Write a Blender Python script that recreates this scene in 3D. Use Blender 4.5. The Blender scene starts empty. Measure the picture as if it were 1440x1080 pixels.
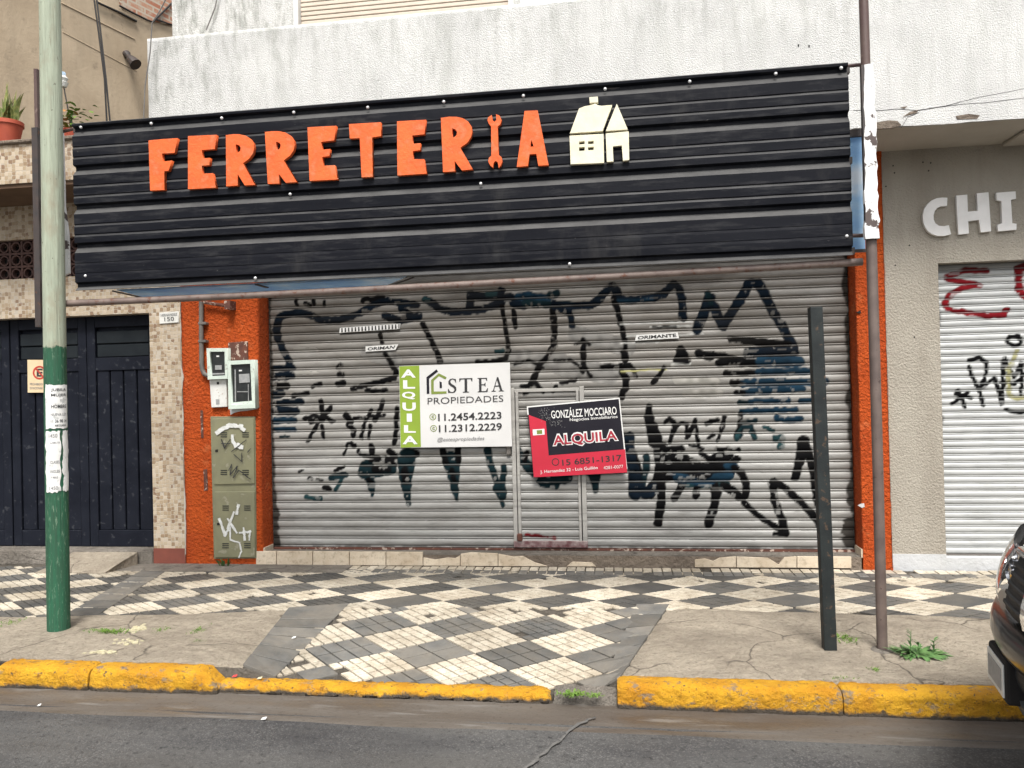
import bpy, math, random
import numpy as np
from mathutils import Vector, Matrix
random.seed(7); rng = np.random.default_rng(7)
rad = math.radians
scn = bpy.context.scene

# ------------------------------------------------------------------ camera
F_PX, YAW, PITCH, ROLL, CAM_H, CAM_D = 1067.0, rad(7.907), rad(.442), rad(1.378), 1.6, 6.81
def _axes():
    f = np.array([-math.sin(YAW), math.cos(YAW), 0.]); r = np.array([math.cos(YAW), math.sin(YAW), 0.]); u = np.array([0, 0, 1.])
    f, u = f*math.cos(PITCH)+u*math.sin(PITCH), u*math.cos(PITCH)-f*math.sin(PITCH)
    return r*math.cos(ROLL)-u*math.sin(ROLL), u*math.cos(ROLL)+r*math.sin(ROLL), f
CR, CU, CF = _axes()
CAM = np.array([0, -CAM_D, CAM_H])
def ray(px, py): return CR*((px-720)/F_PX) - CU*((py-540)/F_PX) + CF
def W(px, py, Y):
    """point of the place at distance Y from the facade line that is seen at a point of the 1440x1080 survey photo"""
    d = ray(px, py); return CAM + d*((Y+CAM_D)/d[1])
def G(px, py, z=0.0):
    d = ray(px, py); return CAM + d*((z-CAM_H)/d[2])
cam = bpy.data.cameras.new('camera'); camo = bpy.data.objects.new('camera', cam); scn.collection.objects.link(camo)
cam.sensor_width = 36; cam.lens = 36*F_PX/1440; cam.clip_start = .05; cam.clip_end = 500
camo.matrix_world = Matrix(((CR[0], CU[0], -CF[0], CAM[0]), (CR[1], CU[1], -CF[1], CAM[1]), (CR[2], CU[2], -CF[2], CAM[2]), (0, 0, 0, 1)))
scn.camera = camo

# ------------------------------------------------------------------ sky, sun, exposure
SUN_EL, SUN_AZ = rad(57), rad(170)          # azimuth clockwise from +Y: behind the camera
wd = bpy.data.worlds.new('World'); scn.world = wd; wd.use_nodes = True
nt = wd.node_tree; nt.nodes.clear()
o = nt.nodes.new('ShaderNodeOutputWorld'); b = nt.nodes.new('ShaderNodeBackground'); s = nt.nodes.new('ShaderNodeTexSky')
h = nt.nodes.new('ShaderNodeHueSaturation'); h.inputs['Saturation'].default_value = .22
s.sky_type = 'NISHITA'; s.sun_disc = False; s.sun_elevation = SUN_EL; s.sun_rotation = SUN_AZ; s.dust_density = 4; s.air_density = 1.0
nt.links.new(s.outputs[0], h.inputs['Color']); nt.links.new(h.outputs[0], b.inputs[0]); nt.links.new(b.outputs[0], o.inputs[0])
b.inputs[1].default_value = .072
sl = bpy.data.lights.new('sun', 'SUN'); sl.energy = 1.5; sl.angle = rad(20); sl.color = (1, .96, .9)
so = bpy.data.objects.new('sun', sl); scn.collection.objects.link(so)
sd = Vector((math.sin(SUN_AZ)*math.cos(SUN_EL), math.cos(SUN_AZ)*math.cos(SUN_EL), math.sin(SUN_EL)))
so.rotation_euler = sd.to_track_quat('Z', 'Y').to_euler()
vs = scn.view_settings; vs.view_transform = 'Standard'; vs.look = 'None'; vs.gamma = 1; vs.exposure = 1.62; vs.use_curve_mapping = False
scn.cycles.use_denoising = True; scn.cycles.max_bounces = 6

# ------------------------------------------------------------------ helpers
COL = scn.collection
def lin(c): return tuple(((v/255)/12.92 if v <= 10 else ((v/255+.055)/1.055)**2.4) for v in c)
def _h(ix, iy, iz):
    n = (ix*374761393 + iy*668265263 + iz*2147483647) & 0xffffffff
    n = ((n ^ (n >> 13))*1274126177) & 0xffffffff
    return ((n ^ (n >> 16)) & 0xffff)/65535.
def vnoise(x, y, z=0., sc=1.):
    x, y, z = np.broadcast_arrays(np.asarray(x, float)*sc, np.asarray(y, float)*sc, np.asarray(z, float)*sc)
    xi, yi, zi = [np.floor(v).astype(np.int64) for v in (x, y, z)]
    u, v, w = [(lambda t: t*t*(3-2*t))(a-b) for a, b in ((x, xi), (y, yi), (z, zi))]
    r = 0
    for dx in (0, 1):
        for dy in (0, 1):
            for dz in (0, 1):
                r = r + _h(xi+dx, yi+dy, zi+dz)*(u if dx else 1-u)*(v if dy else 1-v)*(w if dz else 1-w)
    return r
def fbm(x, y, z=0., sc=1., n=4):
    r = 0; a = .5
    for i in range(n): r = r + a*vnoise(x, y, z, sc*2**i); a *= .5
    return r

def tag(o, label=None, cat=None, group=None, kind=None):
    for k, v in (('label', label), ('category', cat), ('group', group), ('kind', kind)):
        if v: o[k] = v
    return o
def empty(name, loc, label=None, cat=None, group=None, kind=None):
    o = bpy.data.objects.new(name, None); COL.objects.link(o); o.location = loc; o.empty_display_size = .1
    o['_loc'] = list(loc); del o['_loc']
    return tag(o, label, cat, group, kind)
def base_of(p):
    v = Vector((0, 0, 0))
    while p is not None: v += Vector(p.location); p = p.parent
    return v
def link_mesh(name, me, mat, parent=None):
    o = bpy.data.objects.new(name, me); COL.objects.link(o)
    if mat is not None and not me.materials:
        for m in (mat if isinstance(mat, (list, tuple)) else [mat]): me.materials.append(m)
    if parent is not None:
        o.parent = parent; off = base_of(parent)      # meshes are written in world coordinates
        o.location = -off
    return o

class MB:
    def __init__(s): s.v = []; s.f = []; s.m = []
    def add(s, vs, fs, mi=0):
        n = len(s.v); s.v += [tuple(map(float, v)) for v in vs]
        for f in fs: s.f.append(tuple(i+n for i in f)); s.m.append(mi)
        return s
    def box(s, x0, x1, y0, y1, z0, z1, mi=0, rot=None):
        vs = [(x, y, z) for z in (z0, z1) for y in (y0, y1) for x in (x0, x1)]
        if rot is not None:
            c = Vector(((x0+x1)/2, (y0+y1)/2, (z0+z1)/2)); vs = [tuple(rot @ (Vector(v)-c)+c) for v in vs]
        return s.add(vs, [(0, 2, 3, 1), (4, 5, 7, 6), (0, 1, 5, 4), (2, 6, 7, 3), (0, 4, 6, 2), (1, 3, 7, 5)], mi)
    def prism(s, pts, y0, y1, mi=0):
        """convex or simple polygon in x,z extruded from y0 (front) to y1"""
        n = len(pts); vs = [(x, y0, z) for x, z in pts]+[(x, y1, z) for x, z in pts]
        fs = [tuple(range(n)), tuple(range(2*n-1, n-1, -1))]+[(i, i+n, (i+1) % n+n, (i+1) % n) for i in range(n)]
        return s.add(vs, fs, mi)
    def slab(s, pts, z0, z1, mi=0):
        n = len(pts); vs = [(x, y, z0) for x, y in pts]+[(x, y, z1) for x, y in pts]
        fs = [tuple(range(n-1, -1, -1)), tuple(range(n, 2*n))]+[(i, (i+1) % n, (i+1) % n+n, i+n) for i in range(n)]
        return s.add(vs, fs, mi)
    def tube(s, path, r, n=10, mi=0, caps=True):
        path = [Vector(p) for p in path]; rs = r if isinstance(r, (list, tuple)) else [r]*len(path)
        base = len(s.v); prev = None
        for i, p in enumerate(path):
            d = (path[min(i+1, len(path)-1)]-path[max(i-1, 0)]).normalized()
            if prev is None:
                a = d.orthogonal().normalized()
            else:
                a = (prev-d*prev.dot(d)).normalized()
            prev = a; bb = d.cross(a)
            for k in range(n):
                t = 2*math.pi*k/n; s.v.append(tuple(p+(a*math.cos(t)+bb*math.sin(t))*rs[i]))
        for i in range(len(path)-1):
            for k in range(n):
                q = base+i*n; s.f.append((q+k, q+(k+1) % n, q+n+(k+1) % n, q+n+k)); s.m.append(mi)
        if caps:
            s.f.append(tuple(base+n-1-k for k in range(n))); s.m.append(mi)
            q = base+(len(path)-1)*n; s.f.append(tuple(q+k for k in range(n))); s.m.append(mi)
        return s
    def lathe(s, c, prof, n=20, mi=0):
        base = len(s.v)
        for r, z in prof:
            for k in range(n):
                t = 2*math.pi*k/n; s.v.append((c[0]+r*math.cos(t), c[1]+r*math.sin(t), c[2]+z))
        for i in range(len(prof)-1):
            for k in range(n):
                q = base+i*n; s.f.append((q+k, q+(k+1) % n, q+n+(k+1) % n, q+n+k)); s.m.append(mi)
        return s
    def build(s, name, mat, parent=None, smooth=False, bevel=0, seg=1, solid=0):
        me = bpy.data.meshes.new(name); me.from_pydata(s.v, [], s.f)
        if isinstance(mat, (list, tuple)): me.polygons.foreach_set('material_index', s.m)
        o = link_mesh(name, me, mat, parent)
        if smooth:
            me.polygons.foreach_set('use_smooth', [True]*len(me.polygons))
            if smooth != 'all': me.set_sharp_from_angle(angle=rad(smooth if isinstance(smooth, (int, float)) and smooth is not True else 40))
        if solid:
            m = o.modifiers.new('t', 'SOLIDIFY'); m.thickness = solid
        if bevel:
            m = o.modifiers.new('b', 'BEVEL'); m.width = bevel; m.segments = seg; m.limit_method = 'ANGLE'; m.angle_limit = rad(35)
        return o

def grid_mesh(name, P, mat, parent=None, smooth=True, paint=None):
    """P: array (rows, cols, 3)"""
    r, c = P.shape[:2]; me = bpy.data.meshes.new(name)
    idx = np.arange(r*c).reshape(r, c)
    q = np.stack([idx[:-1, :-1], idx[:-1, 1:], idx[1:, 1:], idx[1:, :-1]], -1).reshape(-1, 4)
    me.vertices.add(r*c); me.vertices.foreach_set('co', P.astype(np.float32).ravel())
    me.loops.add(q.size); me.loops.foreach_set('vertex_index', q.astype(np.int32).ravel())
    me.polygons.add(len(q)); me.polygons.foreach_set('loop_start', np.arange(0, q.size, 4, dtype=np.int32))
    me.polygons.foreach_set('use_smooth', np.full(len(q), bool(smooth)))
    me.update(calc_edges=True)
    if paint is not None:
        at = me.color_attributes.new('paint', 'FLOAT_COLOR', 'POINT'); at.data.foreach_set('color', paint.astype(np.float32).ravel())
    return link_mesh(name, me, mat, parent)

def curve_mesh(loops, depth, bevel=0.):
    """2D outlines (first the outer one, then holes) -> filled solid mesh, x right, y up, z = out"""
    cu = bpy.data.curves.new('tmp', 'CURVE'); cu.dimensions = '2D'; cu.fill_mode = 'BOTH'; cu.extrude = depth/2; cu.bevel_depth = bevel
    for L in loops:
        sp = cu.splines.new('POLY'); sp.points.add(len(L)-1); sp.use_cyclic_u = True
        for p, (x, y) in zip(sp.points, L): p.co = (x, y, 0, 1)
    return curve_to_mesh(cu)
def curve_to_mesh(cu):
    ob = bpy.data.objects.new('tmp', cu); COL.objects.link(ob)
    dg = bpy.context.evaluated_depsgraph_get(); dg.update()
    me = bpy.data.meshes.new_from_object(ob.evaluated_get(dg)); bpy.data.objects.remove(ob); bpy.data.curves.remove(cu)
    return me
def plate(name, loops_px, Y, depth, mat, parent, bevel=0.):
    """flat cut-out facing the street, its outline surveyed on the plane Y, front face at Y, thickness depth"""
    loops = [[(lambda w: (w[0], w[2]))(W(x, y, Y)) for x, y in L] for L in loops_px]
    me = curve_mesh(loops, depth, bevel); n = len(me.vertices); a = np.empty(n*3, np.float32); me.vertices.foreach_get('co', a); a = a.reshape(-1, 3)
    bb = np.stack([a[:, 0], Y+depth/2+bevel-a[:, 2], a[:, 1]], 1); me.vertices.foreach_set('co', bb.ravel()); me.name = name
    me.materials.clear(); me.update()
    return link_mesh(name, me, mat, parent)
def text(name, string, quad, Y, mat, parent, bold=0., depth=.0012, warp=None, shear=0.):
    """lettering fitted into a four-sided field (TL, TR, BR, BL as surveyed on plane Y)"""
    cu = bpy.data.curves.new('t', 'FONT'); cu.body = string; cu.size = 1; cu.offset = bold; cu.extrude = 0; cu.resolution_u = 3; cu.shear = shear
    me = curve_to_mesh(cu); n = len(me.vertices); a = np.empty(n*3, np.float32); me.vertices.foreach_get('co', a); a = a.reshape(-1, 3)
    lo, hi = a.min(0), a.max(0); u = ((a[:, 0]-lo[0])/(hi[0]-lo[0]))[:, None]; v = ((a[:, 1]-lo[1])/(hi[1]-lo[1]))[:, None]
    if warp: out = warp(u[:, 0], v[:, 0])
    else:
        TL, TR, BR, BL = [W(x, y, Y) for x, y in quad]
        out = (TL*(1-u)+TR*u)*v+(BL*(1-u)+BR*u)*(1-v)
    me.vertices.foreach_set('co', np.ascontiguousarray(out, dtype=np.float32).ravel()); me.name = name; me.materials.clear(); me.update()
    return link_mesh(name, me, mat, parent)

# ------------------------------------------------------------------ materials
class N:
    def __init__(s, name):
        s.m = bpy.data.materials.new(name); s.m.use_nodes = True; s.t = s.m.node_tree; s.t.nodes.clear()
        s.out = s.n('ShaderNodeOutputMaterial'); s.b = s.n('ShaderNodeBsdfPrincipled'); s.t.links.new(s.b.outputs[0], s.out.inputs[0])
        s.pos = s.n('ShaderNodeNewGeometry').outputs['Position']
    def n(s, t, **k):
        x = s.t.nodes.new(t)
        for a, v in k.items(): setattr(x, a, v)
        return x
    def put(s, node, key, v):
        if hasattr(v, 'is_linked') or hasattr(v, 'links'): s.t.links.new(v, node.inputs[key])
        else: node.inputs[key].default_value = (*v, 1) if isinstance(v, tuple) and len(v) == 3 and node.inputs[key].type == 'RGBA' else v
    def vec(s, scale=(1, 1, 1), src=None):
        x = s.n('ShaderNodeMapping'); s.put(x, 'Vector', src or s.pos); x.inputs['Scale'].default_value = scale; return x.outputs[0]
    def noise(s, sc, det=4, rough=.55, vec=None, dist=0):
        x = s.n('ShaderNodeTexNoise'); s.put(x, 'Vector', vec or s.pos); x.inputs['Scale'].default_value = sc; x.inputs['Detail'].default_value = det
        x.inputs['Roughness'].default_value = rough; x.inputs['Distortion'].default_value = dist; return x.outputs[0]
    def voro(s, sc, feature='F1', out='Distance', metric='EUCLIDEAN', rnd=1, vec=None):
        x = s.n('ShaderNodeTexVoronoi', feature=feature)
        if feature != 'DISTANCE_TO_EDGE': x.distance = metric
        s.put(x, 'Vector', vec or s.pos); x.inputs['Scale'].default_value = sc; x.inputs['Randomness'].default_value = rnd; return x.outputs[out]
    def ramp(s, f, stops, interp='LINEAR'):
        x = s.n('ShaderNodeValToRGB'); x.color_ramp.interpolation = interp; e = x.color_ramp.elements
        while len(e) < len(stops): e.new(.5)
        for el, (p, c) in zip(e, stops): el.position = p; el.color = (*c, 1) if isinstance(c, tuple) else (c, c, c, 1)
        s.put(x, 'Fac', f); return x.outputs[0]
    def mix(s, f, a, b, mode='MIX'):
        x = s.n('ShaderNodeMix', data_type='RGBA', blend_type=mode); s.put(x, 0, f); s.put(x, 6, a); s.put(x, 7, b); return x.outputs[2]
    def math(s, op, a, b=0.):
        x = s.n('ShaderNodeMath', operation=op); s.put(x, 0, a); s.put(x, 1, b); return x.outputs[0]
    def step(s, f, a, b): return s.ramp(f, [(a, 0.), (b, 1.)])
    def mapr(s, f, a, b):
        x = s.n('ShaderNodeMapRange'); s.put(x, 0, f); x.inputs[1].default_value = a; x.inputs[2].default_value = b; return x.outputs[0]
    def axis(s, k):
        x = s.n('ShaderNodeSeparateXYZ'); s.put(x, 0, s.pos); return x.outputs[k]
    def bump(s, hgt, strength=.5, dist=.01, prev=None):
        x = s.n('ShaderNodeBump'); x.inputs['Strength'].default_value = strength; x.inputs['Distance'].default_value = dist; s.put(x, 'Height', hgt)
        if prev: s.put(x, 'Normal', prev)
        return x.outputs[0]
    def rand(s): return s.n('ShaderNodeObjectInfo').outputs['Random']
    def end(s, col, rough=.8, metal=0., nrm=None, spec=.5, coat=0., trans=0., alpha=None):
        s.put(s.b, 'Base Color', col); s.put(s.b, 'Roughness', rough); s.put(s.b, 'Metallic', metal); s.b.inputs['Specular IOR Level'].default_value = spec
        s.b.inputs['Coat Weight'].default_value = coat; s.b.inputs['Coat Roughness'].default_value = .06
        if trans: s.b.inputs['Transmission Weight'].default_value = trans
        if nrm: s.put(s.b, 'Normal', nrm)
        return s.m

def simple(name, c1, c2=None, sc=6, rough=.7, metal=0., bsc=120, bst=.15, bd=.004, spots=None, spec=.5, coat=0., spsc=25, thr=(.62, .68), rnd=0.):
    k = N(name); c = k.mix(k.step(k.noise(sc, 5), .35, .65), c1, c2 or tuple(v*.75 for v in c1))
    if spots: c = k.mix(k.step(k.noise(spsc, 4, .6), *thr), c, spots)
    if rnd:
        v = k.math('MULTIPLY_ADD', k.rand(), rnd); v.node.inputs[2].default_value = 1-rnd/2
        x = k.n('ShaderNodeHueSaturation'); k.put(x, 'Value', v); k.put(x, 'Color', c); c = x.outputs[0]
    nr = k.bump(k.noise(bsc, 3), bst, bd) if bst else None
    return k.end(c, rough, metal, nr, spec, coat)

MT = {}
def stucco(name, c1, c2, bsc=55, bst=.7, bd=.012, stains=None, fine=True, spot=None, spotthr=(.66, .7), algae=None):
    k = N(name); c = k.mix(k.step(k.noise(1.6, 6, .6), .35, .68), c1, c2)
    if stains:
        st = k.step(k.noise(1.0, 7, .65, k.vec((3.2, 3.2, .55))), .5, .74); c = k.mix(k.math('MULTIPLY', st, .55), c, stains)
    if spot: c = k.mix(k.step(k.noise(7, 6, .6), *spotthr), c, spot)
    if algae:
        zm = k.math('ADD', k.mapr(k.axis(2), 3.95, 4.85), k.mapr(k.axis(0), -2.6, -4.1)); nz = k.step(k.noise(5, 8, .72, k.vec((2.2, 2.2, .7))), .46, .66)
        c = k.mix(k.math('MULTIPLY', k.math('MULTIPLY', nz, zm), .42), c, algae)
        c = k.mix(k.math('MULTIPLY', k.step(k.noise(6, 6, .7, k.vec((3, 3, .18))), .56, .70), .28), c, (.34, .34, .32)); c = k.mix(k.math('MULTIPLY', k.step(k.noise(130, 3, .6), .55, .68), .3), c, (.40, .40, .39))
    hgt = k.noise(bsc, 4, .6); nr = k.bump(hgt, bst, bd)
    if fine: nr = k.bump(k.noise(bsc*5, 2), bst*.4, bd*.3, nr)
    return k.end(c, .92, 0, nr, .25)
MT['white'] = stucco('white_stucco', (.70, .70, .68), (.57, .57, .56), 95, .9, .016, (.44, .45, .42), algae=(.20, .21, .18))
MT['orange'] = stucco('orange_stucco', (.52, .088, .013), (.40, .058, .010), 34, 1.0, .05, (.27, .042, .014), spot=(.56, .15, .05), spotthr=(.58, .74))
MT['beige'] = stucco('grey_beige_stucco', (.39, .36, .305), (.335, .305, .255), 60, .8, .022, (.25, .22, .18))
MT['tan'] = stucco('tan_plaster', (.50, .405, .29), (.40, .315, .22), 22, .4, .01, (.29, .235, .17), spot=(.33, .265, .19), spotthr=(.6, .7))
MT['soffit'] = stucco('soffit_plaster', (.46, .43, .38), (.38, .35, .30), 40, .4, .008)
MT['plaster_base'] = stucco('white_base_paint', (.52, .53, .54), (.43, .44, .45), 30, .6, .012, (.40, .40, .39), spot=(.25, .24, .22), spotthr=(.7, .74))
MT['rough_concrete'] = stucco('broken_masonry', (.22, .18, .14), (.13, .105, .085), 26, 1., .03, (.10, .08, .065))

def mosaic(name, dark=1.):
    k = N(name); v = k.vec((1, .3, 1))
    x = k.n('ShaderNodeTexVoronoi'); x.distance = 'CHEBYCHEV'; k.put(x, 'Vector', v); x.inputs['Scale'].default_value = 27; x.inputs['Randomness'].default_value = .55
    sep = k.n('ShaderNodeSeparateColor'); k.put(sep, 0, x.outputs['Color'])
    c = k.ramp(sep.outputs[0], [(0, (.44*dark, .36*dark, .26*dark)), (.35, (.50*dark, .42*dark, .32*dark)), (.55, (.37*dark, .285*dark, .19*dark)), (.76, (.28*dark, .20*dark, .125*dark)), (.93, (.23*dark, .15*dark, .095*dark))], 'CONSTANT')
    e = k.voro(27, 'F2', 'Distance', 'CHEBYCHEV', .55, v); d = k.math('SUBTRACT', e, x.outputs['Distance']); g = k.step(d, .03, .10)
    c = k.mix(g, (.46*dark, .41*dark, .34*dark), c); c = k.mix(k.math('MULTIPLY', k.step(k.noise(1.3, 6), .5, .75), .4), c, (.20, .16, .12))
    return k.end(c, .45, 0, k.bump(g, .5, .006), .4)
MT['mosaic'] = mosaic('mosaic_cladding')

def concrete(name, c1, c2, crack=.7, cs=.9):
    k = N(name); c = k.mix(k.step(k.noise(2.2, 7, .62), .36, .66), c1, c2); c = k.mix(k.step(k.noise(48, 4, .65), .52, .70), c, tuple(v*.55 for v in c1)); c = k.mix(k.math('MULTIPLY', k.step(k.noise(11, 6, .7), .5, .66), .55), c, tuple(v*1.25 for v in c1)); c = k.mix(k.math('MULTIPLY', k.step(k.noise(5, 6, .7, k.vec((.7, 2., 1))), .55, .68), .5), c, tuple(v*.58 for v in c2))
    c = k.mix(k.math('MULTIPLY', k.step(k.noise(.8, 5, .6, k.vec((1, 2.5, 1))), .48, .68), .6), c, tuple(v*.68 for v in c2))
    wob = k.n('ShaderNodeMix', data_type='RGBA', blend_type='ADD'); k.put(wob, 0, .28); k.put(wob, 6, k.pos)
    nn = k.n('ShaderNodeTexNoise'); k.put(nn, 'Vector', k.pos); nn.inputs['Scale'].default_value = 2.5; nn.inputs['Detail'].default_value = 4; k.put(wob, 7, nn.outputs['Color'])
    e = k.voro(cs, 'DISTANCE_TO_EDGE', 'Distance', vec=wob.outputs[2]); cr = k.math('MAXIMUM', k.step(e, .0015, .0065), k.step(k.noise(1.9, 2, .5), .50, .56))
    c = k.mix(k.math('MULTIPLY', k.math('SUBTRACT', 1., cr), crack), c, (.035, .03, .026))
    nr = k.bump(k.noise(9, 7, .7), .9, .12); nr = k.bump(k.noise(70, 4, .7), .7, .025, nr); nr = k.bump(cr, .6*crack, .01, nr)
    return k.end(c, .93, 0, nr, .2)
MT['conc'] = concrete('old_concrete', (.50, .435, .345), (.385, .33, .26))
MT['conc2'] = concrete('grey_concrete', (.33, .30, .26), (.23, .205, .175), .5)
MT['grout'] = concrete('dirty_mortar_bed', (.17, .15, .125), (.11, .098, .082), .2)
def asphalt():
    k = N('worn_asphalt'); c = k.mix(k.step(k.noise(.9, 7, .65, k.vec((.8, 2.2, 1))), .38, .62), (.040, .040, .042), (.080, .079, .077))
    sp = k.voro(150, 'F1', 'Color'); sep = k.n('ShaderNodeSeparateColor'); k.put(sep, 0, sp); c = k.mix(k.math('MULTIPLY', k.step(sep.outputs[0], .74, .86), k.ramp(k.noise(2.6, 4), [(.35, .15), (.65, .55)])), c, (.16, .155, .15))
    c = k.mix(k.step(k.noise(30, 5, .75), .54, .68), c, (.022, .022, .023))
    c = k.mix(k.math('MULTIPLY', k.step(k.noise(1.1, 5, .6, k.vec((.5, 2.2, 1))), .5, .72), .35), c, (.085, .078, .068))
    nr = k.bump(k.noise(120, 3, .7), .7, .008); nr = k.bump(k.noise(3, 4), .35, .03, nr)
    return k.end(c, k.ramp(k.noise(1.2, 4), [(.3, .6), (.7, .9)]), 0, nr, .4)
MT['asphalt'] = asphalt()
def gutter():
    k = N('damp_gutter_concrete'); c = k.mix(k.step(k.noise(2, 6, .6, k.vec((.6, 3, 1))), .35, .65), (.072, .058, .046), (.105, .092, .078)); c = k.mix(k.step(k.noise(40, 4, .7), .58, .7), c, (.05, .04, .032))
    c = k.mix(k.step(k.noise(3, 5, .6, k.vec((.8, 5, 1))), .58, .68), c, (.14, .13, .118))
    return k.end(c, k.ramp(k.noise(4, 3, .5, k.vec((.5, 3, 1))), [(.35, .35), (.65, .85)]), 0, k.bump(k.noise(60, 4), .4, .008), .5)
MT['gutter'] = gutter()
def kerbm():
    k = N('yellow_kerb_paint'); c = k.mix(k.step(k.noise(5, 6, .6), .38, .64), (.64, .345, .018), (.50, .225, .010))
    c = k.mix(k.step(k.noise(16, 6, .7), .56, .66), c, (.30, .14, .014)); c = k.mix(k.step(k.noise(34, 5, .7), .60, .66), c, (.12, .085, .045)); c = k.mix(k.math('MULTIPLY', k.step(k.noise(8, 7, .75, k.vec((1, 1, 1.6))), .56, .63), .8), c, (.22, .19, .15))
    z = k.axis(2); low = k.math('ADD', k.math('MULTIPLY', k.noise(14, 5, .65), .07), -.145); m = k.math('SUBTRACT', z, low)
    c = k.mix(k.step(m, .0, .018), (.075, .06, .045), c)
    return k.end(c, .75, 0, k.bump(k.noise(30, 6, .7), 1., .035), .35)
MT['kerb'] = kerbm()
def tilem(name, c1, c2, dirt, rnd=.25):
    k = N(name); c = k.mix(k.step(k.noise(7, 5, .6), .35, .68), c1, c2); c = k.mix(k.math('MULTIPLY', k.step(k.noise(2.4, 7, .7), .42, .66), .75), c, dirt); c = k.mix(k.math('MULTIPLY', k.step(k.noise(19, 5, .7), .52, .64), .5), c, tuple(v*.6 for v in dirt))
    c = k.mix(k.math('MULTIPLY', k.step(k.noise(70, 3, .6), .55, .7), .45), c, dirt)
    v = k.math('MULTIPLY_ADD', k.rand(), rnd); v.node.inputs[2].default_value = 1-rnd/2
    x = k.n('ShaderNodeHueSaturation'); k.put(x, 'Value', v); k.put(x, 'Color', c)
    return k.end(x.outputs[0], .7, 0, k.bump(k.noise(90, 4), .3, .004), .35)
MT['cream_tile'] = tilem('cream_paving_tile', (.56, .51, .42), (.45, .40, .315), (.27, .225, .165), .4)
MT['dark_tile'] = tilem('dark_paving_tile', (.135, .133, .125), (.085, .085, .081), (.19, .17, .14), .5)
MT['dark_tile_back'] = tilem('back_band_dark_tile', (.088, .087, .083), (.060, .060, .058), (.13, .117, .098), .5)  # darker tone for the dark tiles of the band along the wall
MT['step_tile'] = tilem('beige_step_tile', (.64, .56, .44), (.58, .49, .37), (.42, .33, .23), .15)

def slatm(name, c1, c2):
    k = N(name); c = k.mix(k.step(k.noise(2.2, 6, .6, k.vec((1, 1, 3))), .36, .66), c1, c2)
    c = k.mix(k.math('MULTIPLY', k.step(k.noise(9, 5, .65, k.vec((.35, 1, 2.5))), .52, .7), .5), c, tuple(v*.45 for v in c2))
    if name.startswith('grey'):
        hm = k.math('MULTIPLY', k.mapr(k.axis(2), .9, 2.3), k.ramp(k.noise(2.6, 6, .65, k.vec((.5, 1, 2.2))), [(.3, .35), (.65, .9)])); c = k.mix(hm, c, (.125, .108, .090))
    c = k.mix(k.step(k.noise(42, 5, .7), .67, .72), c, (.10, .055, .035))
    a = k.n('ShaderNodeVertexColor'); a.layer_name = 'paint'; c = k.mix(a.outputs['Alpha'], c, a.outputs['Color'])
    m_ = k.end(c, k.mapr(a.outputs['Alpha'], 0, 1), k.math('MULTIPLY', k.math('SUBTRACT', 1., a.outputs['Alpha']), .15), k.bump(k.noise(25, 3, .5, k.vec((.4, 1, 1))), .12, .006), .45)
    rr = k.b.inputs['Roughness'].links[0].from_node; rr.inputs[3].default_value = .52; rr.inputs[4].default_value = .92; k.put(k.b, 'Specular IOR Level', k.math('MULTIPLY', k.math('SUBTRACT', 1.06, a.outputs['Alpha']), .42))
    return m_
MT['slat'] = slatm('grey_shutter_paint', (.32, .318, .305), (.235, .230, .217))
MT['slat2'] = slatm('pale_shutter_paint', (.47, .48, .475), (.39, .40, .395))
MT['sheet'] = None
def sheetm():
    k = N('black_corrugated_steel'); c = k.mix(k.step(k.noise(1.1, 5, .6, k.vec((.5, 1, 4))), .36, .66), (.005, .0057, .0088), (.009, .0098, .0135))
    c = k.mix(k.math('MULTIPLY', k.step(k.noise(14, 5, .7, k.vec((.3, 1, 2))), .50, .72), .5), c, (.05, .05, .052)); c = k.mix(k.math('MULTIPLY', k.step(k.noise(3.2, 6, .7, k.vec((.7, 1, .25))), .54, .72), .4), c, (.06, .058, .055)); c = k.mix(k.step(k.noise(55, 4, .7, k.vec((.5, 1, 1))), .70, .75), c, (.12, .115, .11))
    nrm = k.n('ShaderNodeNewGeometry').outputs['Normal']; sp = k.n('ShaderNodeSeparateXYZ'); k.put(sp, 0, nrm)
    dust_sheen = k.math('MULTIPLY', k.step(sp.outputs[2], .2, .5), k.ramp(k.noise(12, 5, .7, k.vec((.4, 1, 1))), [(.3, .5), (.7, .95)])); c = k.mix(dust_sheen, c, (.095, .094, .093))  # up-facing slopes coloured greyer: settled dust plus painted sky sheen
    return k.end(c, k.ramp(k.noise(3, 5), [(.3, .42), (.7, .6)]), 0, k.bump(k.noise(2.5, 2, .5, k.vec((1, 1, 3))), .15, .02), .09)
MT['sheet'] = sheetm()
MT['letter_orange'] = simple('orange_letter_paint', (.72, .125, .022), (.62, .092, .016), 7, .75, bst=.5, bsc=45, bd=.008, spots=(.56, .15, .055), spsc=14, thr=(.52, .66))
MT['letter_cream'] = simple('cream_letter_paint', (.74, .70, .53), (.66, .61, .45), 12, .75, bst=.3, bsc=60)
MT['letter_white'] = simple('white_letter_paint', (.82, .81, .79), (.74, .73, .71), 8, .6, bst=.1)
MT['screw'] = simple('galvanised_screw', (.75, .75, .75), None, 20, .3, .3, bst=0)
MT['blue'] = None
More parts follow.
